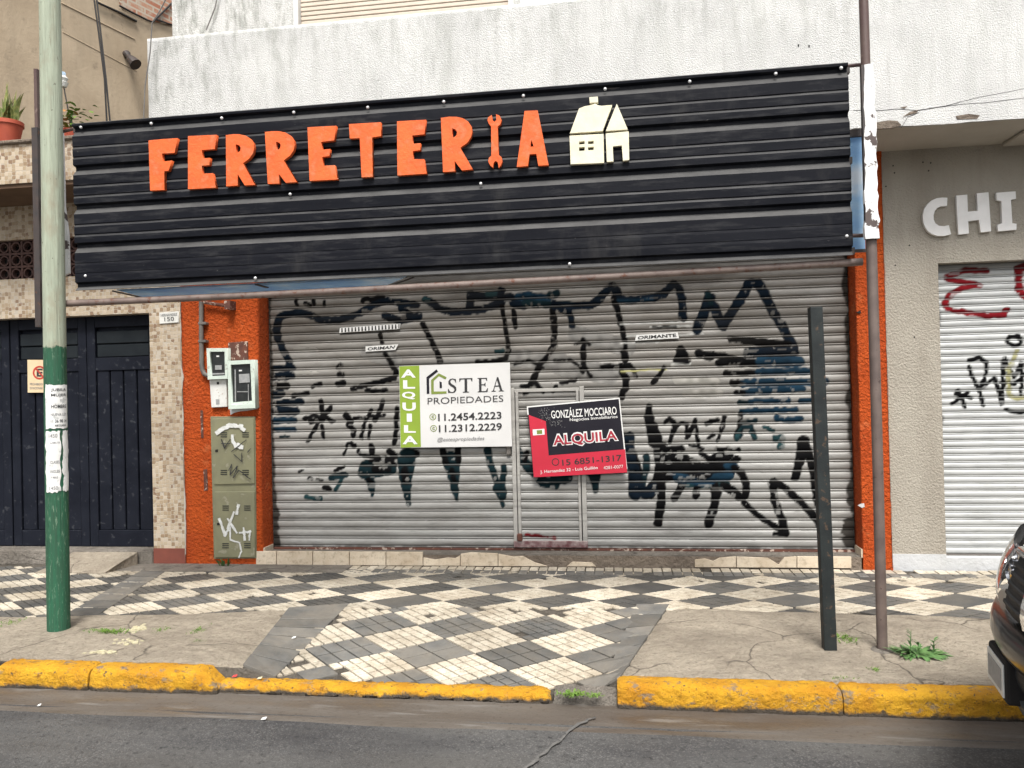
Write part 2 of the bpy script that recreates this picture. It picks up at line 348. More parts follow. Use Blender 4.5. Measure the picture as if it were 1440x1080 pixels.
def bluem():
    k = N('sky_printed_canvas'); c = k.ramp(k.noise(1.7, 6, .6, k.vec((1, 1, 2))), [(.36, (.26, .48, .76)), (.52, (.48, .68, .86)), (.66, (.78, .84, .90))]); m_ = k.end(c, .45, 0, None, .4); tr = k.n('ShaderNodeBsdfTranslucent'); k.put(tr, 0, c); mx = k.n('ShaderNodeMixShader'); mx.inputs[0].default_value = .6; k.t.links.new(k.b.outputs[0], mx.inputs[1]); k.t.links.new(tr.outputs[0], mx.inputs[2]); k.t.links.new(mx.outputs[0], k.out.inputs[0]); return m_
MT['blue'] = bluem()
MT['frame'] = simple('dark_steel_frame', (.03, .026, .026), (.05, .035, .03), 12, .6, spots=(.09, .04, .02))
MT['brown'] = simple('brown_post_paint', (.075, .04, .038), (.10, .065, .055), 8, .55, spots=(.17, .12, .10), spsc=18)
MT['greypost'] = simple('weathered_brown_steel', (.14, .105, .09), (.095, .07, .062), 10, .6, spots=(.05, .03, .025), spsc=14)
MT['tube'] = simple('rusty_pink_tube_paint', (.19, .145, .125), (.125, .09, .078), 11, .6, spots=(.12, .045, .025), spsc=22, thr=(.58, .66))
MT['peel'] = simple('peeling_white_paint', (.78, .78, .77), (.66, .66, .65), 7, .6, spots=(.075, .055, .05), spsc=9, thr=(.57, .60))
MT['blackpost'] = simple('black_post_paint', (.013, .016, .017), (.022, .027, .027), 9, .6, spots=(.075, .05, .035), spsc=26, thr=(.60, .66), bst=.3, spec=.25)
def polem():
    k = N('painted_wood_pole'); g = k.noise(9, 6, .65, k.vec((6, 6, .35))); up = k.mix(k.step(g, .35, .66), (.37, .41, .315), (.27, .30, .23))
    up = k.mix(k.step(k.noise(16, 5, .6, k.vec((5, 5, .3))), .6, .7), up, (.22, .215, .155)); up = k.mix(k.step(k.noise(4, 5, .6, k.vec((1, 1, .5))), .55, .72), up, (.27, .24, .17)); up = k.mix(k.step(k.noise(22, 4, .6, k.vec((2, 2, .9))), .66, .70), up, (.13, .12, .09))
    lo = k.mix(k.step(g, .35, .68), (.018, .105, .055), (.026, .072, .042)); lo = k.mix(k.step(k.noise(26, 5, .7, k.vec((3, 3, .6))), .57, .68), lo, (.14, .22, .15)); lo = k.mix(k.step(k.noise(12, 5, .7, k.vec((4, 4, .4))), .6, .68), lo, (.012, .045, .028))
    z = k.math('ADD', k.axis(2), k.math('MULTIPLY', k.noise(22, 4, .7), .07)); c = k.mix(k.mapr(z, 2.002, 2.01), lo, up)
    return k.end(c, .72, 0, k.bump(k.noise(8, 6, .65, k.vec((7, 7, .3))), .7, .014), .35)
MT['pole'] = polem()
MT['paper'] = simple('pasted_paper', (.72, .72, .71), (.62, .62, .60), 12, .85, bst=.25, bsc=40, spots=(.42, .43, .42), spsc=16, thr=(.6, .68))
MT['ink'] = simple('black_ink', (.02, .02, .022), (.03, .03, .032), 20, .6, bst=0)
MT['ink_grey'] = simple('faded_ink', (.17, .17, .175), (.24, .24, .24), 40, .8, bst=0)
MT['ink_white'] = simple('white_ink', (.75, .75, .74), (.70, .70, .69), 20, .55, bst=0)
MT['ink_red'] = simple('dark_red_ink', (.36, .02, .04), (.32, .018, .035), 20, .5, bst=0)
MT['board_white'] = simple('white_sign_board', (.66, .66, .655), (.60, .60, .595), 3, .5, bst=.04, bsc=15)
MT['board_green'] = simple('green_sign_print', (.245, .36, .035), (.22, .32, .03), 4, .5, bst=0)
MT['olive'] = simple('olive_print', (.20, .26, .05), None, 5, .5, bst=0)
MT['board_navy'] = simple('black_navy_sign_print', (.012, .011, .018), (.016, .015, .022), 5, .6, bst=0, spec=.2)
MT['board_red'] = simple('red_sign_print', (.56, .02, .05), (.50, .018, .042), 4, .45, bst=0)
MT['navy'] = simple('navy_gate_paint', (.005, .0065, .012), (.009, .011, .018), 5, .62, spec=.15, bst=.15, bsc=40, spots=(.035, .038, .045), spsc=20)
MT['navy_glass'] = simple('dark_louvre_panel', (.008, .011, .014), (.014, .018, .021), 6, .45, bst=0, spec=.2)
MT['lattice'] = simple('maroon_vent_block', (.085, .042, .033), (.06, .03, .025), 12, .8, bst=.3)
MT['dark'] = simple('dark_interior', (.012, .010, .009), None, 4, .9, bst=0)
MT['redbase'] = simple('red_tile_base', (.20, .055, .035), (.16, .045, .03), 10, .7, bst=.3)
MT['cab'] = simple('olive_grey_cabinet_paint', (.215, .21, .125), (.175, .17, .105), 6, .5, bst=.1, spots=(.26, .25, .18), spsc=12)
MT['cab_white'] = simple('white_spray', (.68, .69, .68), (.50, .51, .48), 30, .7, bst=0)
MT['meter'] = simple('pale_green_meter_box', (.56, .64, .57), (.50, .58, .52), 9, .55, bst=.1, spots=(.36, .38, .33), spsc=20)
MT['meter_white'] = simple('white_meter_cover', (.66, .67, .65), (.58, .58, .55), 14, .6, bst=.1, spots=(.40, .33, .28), spsc=35)
MT['meter_in'] = simple('black_meter_inside', (.012, .014, .014), (.022, .024, .024), 20, .3, bst=0)
MT['meter_grey'] = simple('grey_meter_label', (.25, .26, .26), (.33, .33, .33), 40, .5, bst=0)
MT['rust'] = simple('rusty_plate', (.12, .042, .026), (.075, .03, .022), 14, .85, bst=.5, spots=(.42, .33, .27), spsc=22, thr=(.56, .62))
MT['conduit'] = simple('grey_conduit', (.15, .135, .12), (.11, .10, .09), 9, .55, bst=.1)
MT['pot'] = simple('terracotta_pot', (.40, .075, .035), (.34, .06, .03), 8, .7, bst=.1)
def leafm(name, c1, c2):
    k = N(name); c = k.mix(k.step(k.noise(24, 3), .35, .65), c1, c2); k.b.inputs['Subsurface Weight'].default_value = 0
    return k.end(c, .5, 0, None, .35)
MT['snake'] = leafm('snake_plant_leaf', (.10, .15, .045), (.26, .27, .09))
MT['leaf'] = leafm('weed_leaf', (.065, .15, .045), (.12, .22, .075))
MT['grass'] = leafm('grass_blade', (.085, .17, .022), (.13, .22, .035))
MT['autumn'] = leafm('orange_leaf', (.35, .13, .04), (.22, .17, .04))
MT['brickm'] = None
def brickm():
    k = N('bare_brick_rows'); sx = k.n('ShaderNodeSeparateXYZ'); k.put(sx, 0, k.pos); cx = k.n('ShaderNodeCombineXYZ'); k.put(cx, 0, sx.outputs[1]); k.put(cx, 1, sx.outputs[2])
    x = k.n('ShaderNodeTexBrick'); k.put(x, 'Vector', cx.outputs[0]); x.inputs['Scale'].default_value = 1; x.inputs['Brick Width'].default_value = .24; x.inputs['Row Height'].default_value = .075; x.inputs['Mortar Size'].default_value = .012
    x.inputs['Color1'].default_value = (.42, .17, .105, 1); x.inputs['Color2'].default_value = (.50, .27, .18, 1); x.inputs['Mortar'].default_value = (.52, .46, .37, 1)
    c = k.mix(k.step(k.noise(8, 5, .6), .5, .66), x.outputs['Color'], (.50, .44, .35)); return k.end(c, .9, 0, k.bump(x.outputs['Fac'], -.5, .01), .2)
MT['brickm'] = brickm()
MT['winshutter'] = simple('beige_window_slat', (.60, .52, .43), (.55, .47, .385), 5, .6, bst=.05)
MT['winframe'] = simple('white_window_frame', (.72, .72, .70), None, 6, .6, bst=.05)
def carpaint():
    k = N('black_car_paint'); return k.end((.005, .005, .0055), .3, 0, None, .4, .45)
MT['car'] = carpaint()
MT['carplastic'] = simple('black_bumper_plastic', (.018, .019, .02), (.026, .027, .028), 30, .6, bst=.15, bsc=200)
MT['cargrey'] = simple('grey_bumper_plastic', (.06, .068, .07), (.05, .056, .058), 12, .5, bst=.1)
MT['chrome'] = N('chrome_trim').end((.7, .7, .72), .12, 1.)
MT['lens'] = N('headlamp_lens').end((.92, .94, .95), .03, 0, None, .5, 0, .9)
MT['lamp_in'] = N('headlamp_reflector').end((.75, .76, .78), .18, .9)
MT['glass'] = N('tinted_car_glass').end((.01, .012, .013), .05, 0, None, .6, .5)
MT['tyre'] = simple('tyre_rubber', (.02, .02, .02), None, 20, .85, bst=.2)
MT['rim'] = simple('alloy_rim', (.35, .35, .36), None, 20, .3, .8, bst=0)
MT['cable'] = simple('black_cable', (.015, .014, .014), None, 10, .6, bst=0)
MT['greycable'] = simple('grey_cable', (.18, .17, .16), None, 10, .7, bst=0)
MT['paintspill'] = simple('dried_yellow_paint', (.50, .46, .30), (.40, .36, .25), 30, .8, bst=.4)
MT['litter'] = simple('white_litter', (.75, .75, .73), None, 10, .7, bst=0)
MT['redlitter'] = simple('red_litter', (.55, .05, .05), None, 10, .6, bst=0)
MT['plaque'] = simple('white_enamel_plaque', (.66, .66, .62), (.60, .60, .56), 10, .35, bst=0)
MT['npark'] = simple('cream_plate', (.66, .52, .33), (.60, .46, .29), 10, .5, bst=0)
MT['park_red'] = simple('red_ring_print', (.48, .045, .03), None, 10, .5, bst=0)

# ================================================================== THE SETTING
XL, XR = -14.0, 14.0
Y_KB, Y_KF = -2.545, -2.69                      # back and face of the kerb
Z_ROAD = -.13
def edge(a, b, y):                              # x on the line a-b at depth y
    return a[0]+(b[0]-a[0])*(y-a[1])/(b[1]-a[1])
LO, LI = ((-2.47, -1.39), (-2.225, -2.70)), ((-2.06, -1.245), (-2.048, -2.70))
RI, RO = ((.124, -1.147), (-.147, -2.709)), ((.305, -1.138), (-.033, -2.631))
def zr(x, y):
    """height of the pavement: level, with a ramp down to the low kerb in front of the shop"""
    t = np.clip((-1.3-y)/1.25, 0, 1.1)
    m = np.clip((x-edge(*LO, y))/(edge(*LI, y)-edge(*LO, y)), 0, 1)*np.clip((edge(*RO, y)-x)/(edge(*RO, y)-edge(*RI, y)), 0, 1)
    return -.07*t*m
def sheet_mesh(name, xs, ys, zf, mat, parent=None):
    X, Y = np.meshgrid(xs, ys); return grid_mesh(name, np.stack([X, Y, zf(X, Y)], -1), mat, parent)
road = sheet_mesh('road', np.concatenate([np.linspace(-60, -8, 6), np.linspace(-7, 7, 90), np.linspace(8, 60, 6)]), np.concatenate([np.linspace(-60, -9, 6), np.linspace(-8.5, -2.9, 50)]),
                  lambda X, Y: Z_ROAD+.012*(fbm(X, Y, 3., .9)-.5), MT['asphalt']); tag(road, 'dark worn asphalt street in front of the yellow kerb', 'road', kind='structure')
gut = sheet_mesh('gutter', np.linspace(-14, 14, 260), np.array([-3.0, -2.96, -2.9, -2.8, -2.72, -2.6]), lambda X, Y: Z_ROAD+.007+.006*(fbm(X, Y, 9., 3.)-.5)-.012*np.exp(-((Y+2.86)/.06)**2)-(Y < -2.98)*.012, MT['gutter'])
tag(gut, 'damp brown gutter strip along the kerb', 'gutter', kind='structure')
walk = sheet_mesh('sidewalk', np.concatenate([np.linspace(-14, -2.8, 30), np.linspace(-2.7, .5, 60), np.linspace(.6, 14, 40)]), np.concatenate([[-2.561], np.linspace(-2.56, .7, 50)]), lambda X, Y: np.where(Y < -2.5605, -.25, zr(X, Y)-.014), MT['grout'])
tag(walk, 'pavement with black and cream diamond tiles', 'sidewalk', kind='structure')

# ---- paving tiles: each diamond is one tile with its own small ridges
def lattice(o, a, b, i0, i1, j0, j1, inside, name_c='cream_tile', name_d='dark_tile', par=0, strips=False, zoff=0.):
    o, a, b = map(np.array, (o, a, b)); n = 0
    for i in range(i0, i1):
        for j in range(j0, j1):
            c = o+a*(i+.5)+b*(j+.5)
            dark = (i+j+par) % 2 == 0
            if dark:
                na, nb = ((3, 6) if strips and c[0] < -1.7 else random.choice([(1, 1), (2, 2), (2, 2), (4, 4), (2, 4), (4, 6)]))
            else: na, nb = 4, 6
            mb = MB(); cnt = 0; tilt = np.array([random.gauss(0, .004), random.gauss(0, .004)]); dz = random.gauss(0, .0012)
            for p in range(na):
                for q in range(nb):
                    g = .006 if (na*nb > 2) else .004
                    u0, u1, v0, v1 = p/na, (p+1)/na, q/nb, (q+1)/nb
                    eu, ev = .0056/np.linalg.norm(a), .0056/np.linalg.norm(b)
                    cs = [(u0+eu, v0+ev), (u1-eu, v0+ev), (u1-eu, v1-ev), (u0+eu, v1-ev)]
                    cc = o+a*(i+(u0+u1)/2)+b*(j+(v0+v1)/2)
                    if not inside(cc[0], cc[1]): continue
                    if random.random() < .012 and na*nb > 2: continue            # a chipped-out pad
                    pts = [o+a*(i+u)+b*(j+v) for u, v in cs]
                    ins = [(cc+(P-cc)*.93) for P in pts]; hz = random.gauss(0, .0009)
                    zs = [float(zr(P[0], P[1]))+zoff+dz+hz+float(tilt@(P-c)) for P in pts]
                    vs = [(P[0], P[1], z-.012) for P, z in zip(pts, zs)]+[(P[0], P[1], z-.002) for P, z in zip(pts, zs)]+[(P[0], P[1], z) for P, z in zip(ins, zs)]
                    fs = [(8, 9, 10, 11)]
                    for k in range(4):
                        k2 = (k+1) % 4; fs += [(k, k2, 4+k2, 4+k), (4+k, 4+k2, 8+k2, 8+k)]
                    # orient upwards
                    if np.cross(pts[1]-pts[0], pts[2]-pts[1]) < 0: fs = [tuple(reversed(f)) for f in fs]
                    mb.add(vs, fs); cnt += 1
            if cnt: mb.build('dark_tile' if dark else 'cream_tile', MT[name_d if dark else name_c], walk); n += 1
    return n
def front(x): return np.interp(x, [-14, -4.6, -3.1, -2.47, -2.2, .2, 1.1, 2.5, 14], [-1.75, -1.73, -1.56, -1.40, -1.32, -1.22, -1.26, -1.34, -1.4])
def in_band(x, y): return y < -.16 and y > front(x)-.03 and x > -7.5 and x < 4.4
def in_drive(x, y): return y <= -1.2 and y > -2.56 and edge(*LI, y)-.06 < x < edge(*RI, y)+.06 and not y > front(x)-.03
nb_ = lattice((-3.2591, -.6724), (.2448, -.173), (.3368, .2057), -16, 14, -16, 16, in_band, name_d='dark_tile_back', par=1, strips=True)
nd_ = lattice((-1.1756, -1.8857), (.2464, -.2345), (.3161, .2286), -6, 7, -6, 7, in_drive, par=1)

# ---- dark border tiles either side of the ramp, and the diagonal strip by the garage
def strip_tiles(A, B, n, gaps, name='border_tile', split=None, mat='dark_tile'):
    """A=(outer top, outer bottom), B=(inner top, inner bottom) in plan"""
    A0, A1, B0, B1 = map(np.array, (*A, *B)); ts = gaps
    for k in range(len(ts)-1):
        t0, t1 = ts[k]+.008, ts[k+1]-.008
        for s0, s1 in (split or [(0, 1)]):
            def pt(t, s): P = A0+(A1-A0)*t; Q = B0+(B1-B0)*t; return P+(Q-P)*s
            pts = [pt(t0, s0+.01), pt(t1, s0+.01), pt(t1, s1-.01), pt(t0, s1-.01)]
            z = [float(zr(*p))+.004+random.gauss(0, .001) for p in pts]
            mb = MB(); c = sum(pts)/4
            top = [c+(p-c)*.985 for p in pts]
            mb.add([(p[0], p[1], zz-.018) for p, zz in zip(pts, z)]+[(p[0], p[1], zz-.002) for p, zz in zip(pts, z)]+[(p[0], p[1], zz) for p, zz in zip(top, z)],
                   [(8, 9, 10, 11)]+[f for q in range(4) for f in ((q, (q+1) % 4, 4+(q+1) % 4, 4+q), (4+q, 4+(q+1) % 4, 8+(q+1) % 4, 8+q))])
            mb.build(name, MT[mat], walk)
strip_tiles(((-2.50, -1.36), (-2.255, -2.545)), ((-2.06, -1.235), (-2.05, -2.545)), 7, [0, .26, .40, .54, .70, .85, 1])
strip_tiles(((.10, -1.13), (-.13, -2.545)), ((.34, -1.13), (-.02, -2.545)), 7, [0, .18, .36, .50, .63, .75, .88, 1])
strip_tiles(((-4.47, -.12), (-4.13, -1.66)), ((-4.22, -.12), (-3.86, -1.66)), 9, list(np.linspace(0, 1, 9)))
# ---- guard strip of small tiles along the shop base
x = W(492, 800, -.1)[0]; X1 = 4.6
while x < X1:
    for y0, y1, mt in ((-.135, -.02, 'cream_tile'), (-.265, -.145, 'dark_tile')):
        if random.random() < .06: continue
        j = random.gauss(0, .002); MB().box(x+.004, x+.078, y0, y1, -.012, .003+j).build('guard_tile', MT[mt], walk, bevel=.003)
    x += .083
MB().box(-5.4, W(492, 800, -.1)[0]-.004, -.30, .02, -.012, .0045).build('cement_fill', MT['conc2'], walk)

# ---- concrete patches either side
def conc_patch(name, left, right, mat, ytop, label, amp=.022):
    """left/right: x as function of y; ytop: y of the back edge as function of x"""
    nv, nu = 60, 170; P = np.zeros((nv, nu, 3))
    for r in range(nv):
        v = r/(nv-1)
        for c in range(nu):
            u = c/(nu-1); y = -2.55; 
            for _ in range(3):
                xx = left(y)+(right(y)-left(y))*u; y = -2.555+(ytop(xx)+2.555)*v
            P[r, c] = (xx, y, 0)
    e = np.minimum(np.minimum(np.linspace(0, 1, nu), np.linspace(1, 0, nu))[None, :]*nu/3., np.linspace(1, 0, nv)[:, None]*nv/2.).clip(0, 1)
    nz = fbm(P[..., 0], P[..., 1], 5., 3., 5)-.45
    P[..., 2] = -.012+e*.019+amp*nz*e
    P[..., 1] += np.where(np.linspace(0, 1, nv)[:, None] > .97, .06*(fbm(P[..., 0], 1., 2., 7.)-.5), 0)
    P = np.concatenate([P[:1], P], 0); P[0, :, 2] = -.15; P[0, :, 1] = -2.548
    P[:, 0, 0] += .03*(vnoise(P[:, 0, 1], 3., 0., 11.)-.5); P[:, -1, 0] += .03*(vnoise(P[:, -1, 1], 7., 0., 11.)-.5)
    return grid_mesh(name, P, MT[mat], walk)
conc_patch('concrete_slab', lambda y: -9., lambda y: edge((-2.50, -1.36), (-2.255, -2.545), y)+.01, 'conc', lambda x: float(front(x)), '')
conc_patch('concrete_slab', lambda y: edge((.34, -1.13), (-.02, -2.545), y)-.01, lambda y: 6., 'conc', lambda x: float(front(x)), '')

# ---- kerb stones
MB().box(-9, 8, -2.62, -2.50, -.25, -.088).build('kerb_bed', MT['grout'], walk)
kerb = empty('kerb', (0, -2.6, -.1), 'yellow painted kerb stones along the street edge', 'kerb', kind='structure')
def kerb_stone(x0, x1, ztop, taper_l=0., taper_r=0., seed=0, yf=Y_KF, chip=1.):
    n = max(int((x1-x0)/.018), 12); xs = np.linspace(x0, x1, n)
    prof = [(Y_KB+.02, -.09), (Y_KB, ztop-.012), (Y_KB-.008, ztop-.003), (Y_KB-.03, ztop), ((Y_KB+yf)/2, ztop+.002), (yf+.035, ztop-.002), (yf+.014, ztop-.010), (yf+.003, ztop-.026), (yf, ztop-.05), (yf-.002, (ztop+Z_ROAD)/2-.02), (yf-.004, Z_ROAD+.02), (yf-.002, Z_ROAD-.03)]
    P = np.zeros((len(prof), n, 3))
    for k, (y, z) in enumerate(prof):
        nz = fbm(xs, k*.35, seed, 6., 4)-.47; n2 = fbm(xs, k*.8, seed+5, 30., 3)-.45
        yy = y+(.022*nz+.018*n2)*(k > 4)*chip; zz = z+(.014*nz+.012*n2)*(1 < k < 9)
        xx = xs.copy()
        for d, tp in ((xs-x0, taper_l), (x1-xs, taper_r)):
            if tp: f = np.clip(d/tp, 0, 1); zz = zz-(1-f)*(.10)*(k < 8)*max(0, (z-Z_ROAD)/.14)
            ed = np.clip(d/.02, 0, 1); yc = Y_KB*.5+yf*.5; yy = yc+(yy-yc)*(.88+.12*np.sqrt(ed)); zz = zz-.012*(1-np.sqrt(ed))*(z > -.1)
        P[k] = np.stack([xx, yy, zz], -1)
    # end caps
    ob = grid_mesh('kerb_stone', np.concatenate([P, P[:1]], 0), MT['kerb'], kerb)
    for c in (0, n-1):
        MB().add([tuple(P[k, c]) for k in range(len(prof))], [tuple(range(len(prof))) if c else tuple(range(len(prof)-1, -1, -1))]).build('kerb_end', MT['kerb'], kerb)
    return ob
xk = lambda px, py=955: float(W(px, py, -2.62)[0])
kerb_stone(xk(4, 930), xk(134, 945), .004, seed=1)
kerb_stone(xk(136, 945), xk(313, 955), .004, taper_r=.10, seed=2)
kerb_stone(xk(310, 970), xk(778, 975), -.068, seed=3, yf=-2.66, taper_r=.03)
kerb_stone(xk(868, 960), xk(1180, 975), .004, seed=4)
kerb_stone(xk(1180, 975)+.006, xk(1180, 975)+1.6, .004, seed=5); kerb_stone(xk(1180, 975)+1.61, xk(1180, 975)+5, .004, seed=6)
kerb_stone(-7.5, xk(-28, 930), .004, seed=7)
MB().box(xk(-30), xk(6), -2.66, -2.54, -.14, -.02).build('drain_recess', MT['dark'], kerb)
g = MB(); n = 24
xs = np.linspace(xk(778)+.005, xk(868)-.005, n); P = np.zeros((5, n, 3))
for k, (y, z) in enumerate(((-2.53, -.07), (-2.56, -.062), (-2.62, -.075), (-2.65, -.10), (-2.66, -.15))): P[k] = np.stack([xs, y+.02*(vnoise(xs, k, 0, 20)-.5), z+.03*(fbm(xs, k*.7, 2, 14)-.5)], -1)
grid_mesh('broken_kerb', P, MT['conc2'], kerb)

# ================================================================== SHOP BUILDING
shop = empty('shop_building', (-.7, .3, 0), 'white stuccoed shop building with orange pillars and closed grey shutter', 'building')
X_PL0, X_PL1, X_PR0, X_PR1 = -4.15, -3.37, 2.035, 2.27
def wallbox(name, x0, x1, y0, y1, z0, z1, mat, parent, **k): return MB().box(x0, x1, y0, y1, z0, z1).build(name, MT[mat], parent, **k)
def pillar(x0, x1, z0, z1, mat, name):
    # front and reveals with slightly uneven render
    ns, nz = 24, 90; us = np.concatenate([np.zeros(5)+0, np.linspace(0, 1, ns), np.ones(5)]); yd = np.concatenate([np.linspace(.62, .03, 5), np.zeros(ns), np.linspace(.03, .62, 5)])
    zs = np.linspace(z0, z1, nz); U, Zs = np.meshgrid(us, zs); YD = np.meshgrid(yd, zs)[0]
    X = x0+(x1-x0)*U+.010*(fbm(Zs, U*2, 1., 4.)-.5)*((U == 0) | (U == 1)); Yy = YD+.009*(fbm(X, Zs, 2., 5.)-.5)
    return grid_mesh(name, np.stack([X, Yy, Zs], -1), MT[mat], shop)
pillar(X_PL0, X_PL1, -.02, 3.56, 'orange', 'pillar'); pillar(X_PR0, X_PR1, -.02, 3.56, 'orange', 'pillar')
# small tiled kerb pieces at the foot of the reveals
MB().box(X_PL1-.004, X_PL1+.012, .012, .2, .0, .155).build('skirting_tile', MT['step_tile'], shop); MB().box(X_PR0-.012, X_PR0+.004, .012, .2, .0, .17).build('skirting_tile', MT['step_tile'], shop)
wallbox('header_wall', X_PL1, X_PR0, .10, .5, 2.82, 3.56, 'soffit', shop)
wallbox('interior_wall', X_PL1, X_PR0, .55, .6, 0, 2.9, 'dark', shop)
# balcony: soffit slab and parapet
Y_PF = -.62
Pw = lambda px, py, Y: (lambda w: (w[0], w[2]))(W(px, py, Y))
xpl = W(208, 100, Y_PF)[0]
zt_par = W(480, 29, Y_PF)[2]
def parapet():
    nx, nz = 240, 40; xs = np.linspace(xpl, 11, nx); zs = np.linspace(3.555, zt_par, nz); X, Z = np.meshgrid(xs, zs)
    Y = Y_PF+.012*(fbm(X, Z, 4., 1.2)-.5); Z = Z+.02*(fbm(X, 3., 1., 5.)-.5)*(Z < 3.57)
    # chips along the lower edge
    ch = np.clip((fbm(X, 8., 2., 3.2, 3)-.52)*9, 0, 1)*(Z < 3.60); Z = Z+ch*.05
    F = np.stack([X, Y, Z], -1); T = F[-1:].copy(); T[..., 1] += .15; B = F[:1].copy(); B[..., 1] += .70; B[..., 2] = 3.555
    return grid_mesh('parapet', np.concatenate([F, T], 0), MT['white'], shop)
parapet()
MB().box(xpl+.002, xpl+.15, Y_PF+.13, .9, 3.56, zt_par-.002).build('parapet_end', MT['white'], shop)
MB().box(xpl+.003, xpl+.02, Y_PF+.004, Y_PF+.15, 3.56, zt_par-.01).build('parapet_corner', MT['white'], shop)
MB().box(xpl+.01, 11, Y_PF+.012, .6, 3.553, 3.70).build('balcony_slab', MT['soffit'], shop)
# upper storey
Y_UP = .7
xu0 = W(242, 20, Y_UP)[0]; xw0 = W(413, 10, Y_UP)[0]; xw1 = W(722, 2, Y_UP)[0]
for a, c, z0, z1 in ((xu0, xw0, 3.6, 7.6), (xw1, 11, 3.6, 7.6), (xw0, xw1, 6.6, 7.6)): wallbox('upper_wall', a, c, Y_UP, Y_UP+.4, z0, z1, 'white', shop)
win = MB().box(xw0, xw0+.05, Y_UP-.01, Y_UP+.2, 4.4, 6.6).build('window', MT['winframe'], shop); MB().box(xw1-.05, xw1, Y_UP-.012, Y_UP+.2, 4.4, 6.6).build('window_jamb', MT['winframe'], win)
z = 4.42
while z < 6.6:
    MB().prism([(xw0+.05, z+.003), (xw1-.05, z+.003), (xw1-.05, z+.045), (xw0+.05, z+.045)], Y_UP+.06, Y_UP+.075).build('slat', MT['winshutter'], win, bevel=.006); z += .048
MB().box(xw0+.05, xw1-.05, Y_UP+.09, Y_UP+.1, 4.4, 6.6).build('shutter_back', MT['dark'], win)
xs2 = W(728, 2, Y_UP)[0]; MB().box(xs2+.02, xs2+.35, Y_UP-.02, Y_UP+.01, 4.4, 6.4).build('window_frame', MT['winframe'], shop, bevel=.01)
# base step under the shutter
step = MB().box(X_PL1, X_PR0, .012, .42, -.02, .098).build('step', MT['rough_concrete'], shop)
def stile(*px):
    pts = [Pw(x, y, 0.0) for x, y in px]; MB().prism(pts, -.006, .02).build('step_tile', MT['step_tile'], step, bevel=.002)
for a, c in ((360.5, 388.5), (389.5, 439.5), (440.5, 491), (492, 542.5), (543.5, 594.5)):
    s_ = lambda q: .0060*(q-360); stile((a, 775+s_(a)), (c, 775+s_(c)), (c, 794+s_(c)), (a, 794+s_(a)))
stile((595.5, 784), (612, 787), (630, 784), (640, 785), (647, 781), (647, 795.5), (595.5, 795.3))
stile((648, 779), (662, 777), (700, 778.5), (700, 796), (648, 795.7)); stile((701, 779), (722, 783), (735, 782), (752, 791), (768, 795.5), (770, 796.4), (701, 796))
stile((797, 796.4), (805, 790), (832, 791), (838, 796.6)); stile((977, 787), (992, 785.5), (1003, 789), (1012, 784.5), (1035, 782.5), (1035, 797.8), (977, 797.5))
stile((1036, 783), (1080, 784.5), (1095, 794), (1103, 784), (1120, 782.6), (1120, 798.3), (1036, 797.8)); stile((1121, 782.5), (1197, 783), (1197, 799), (1121, 798.3))
MB().box(X_PL1+.002, X_PR0-.002, .03, .25, .098, .106).build('threshold', MT['conc2'], shop)

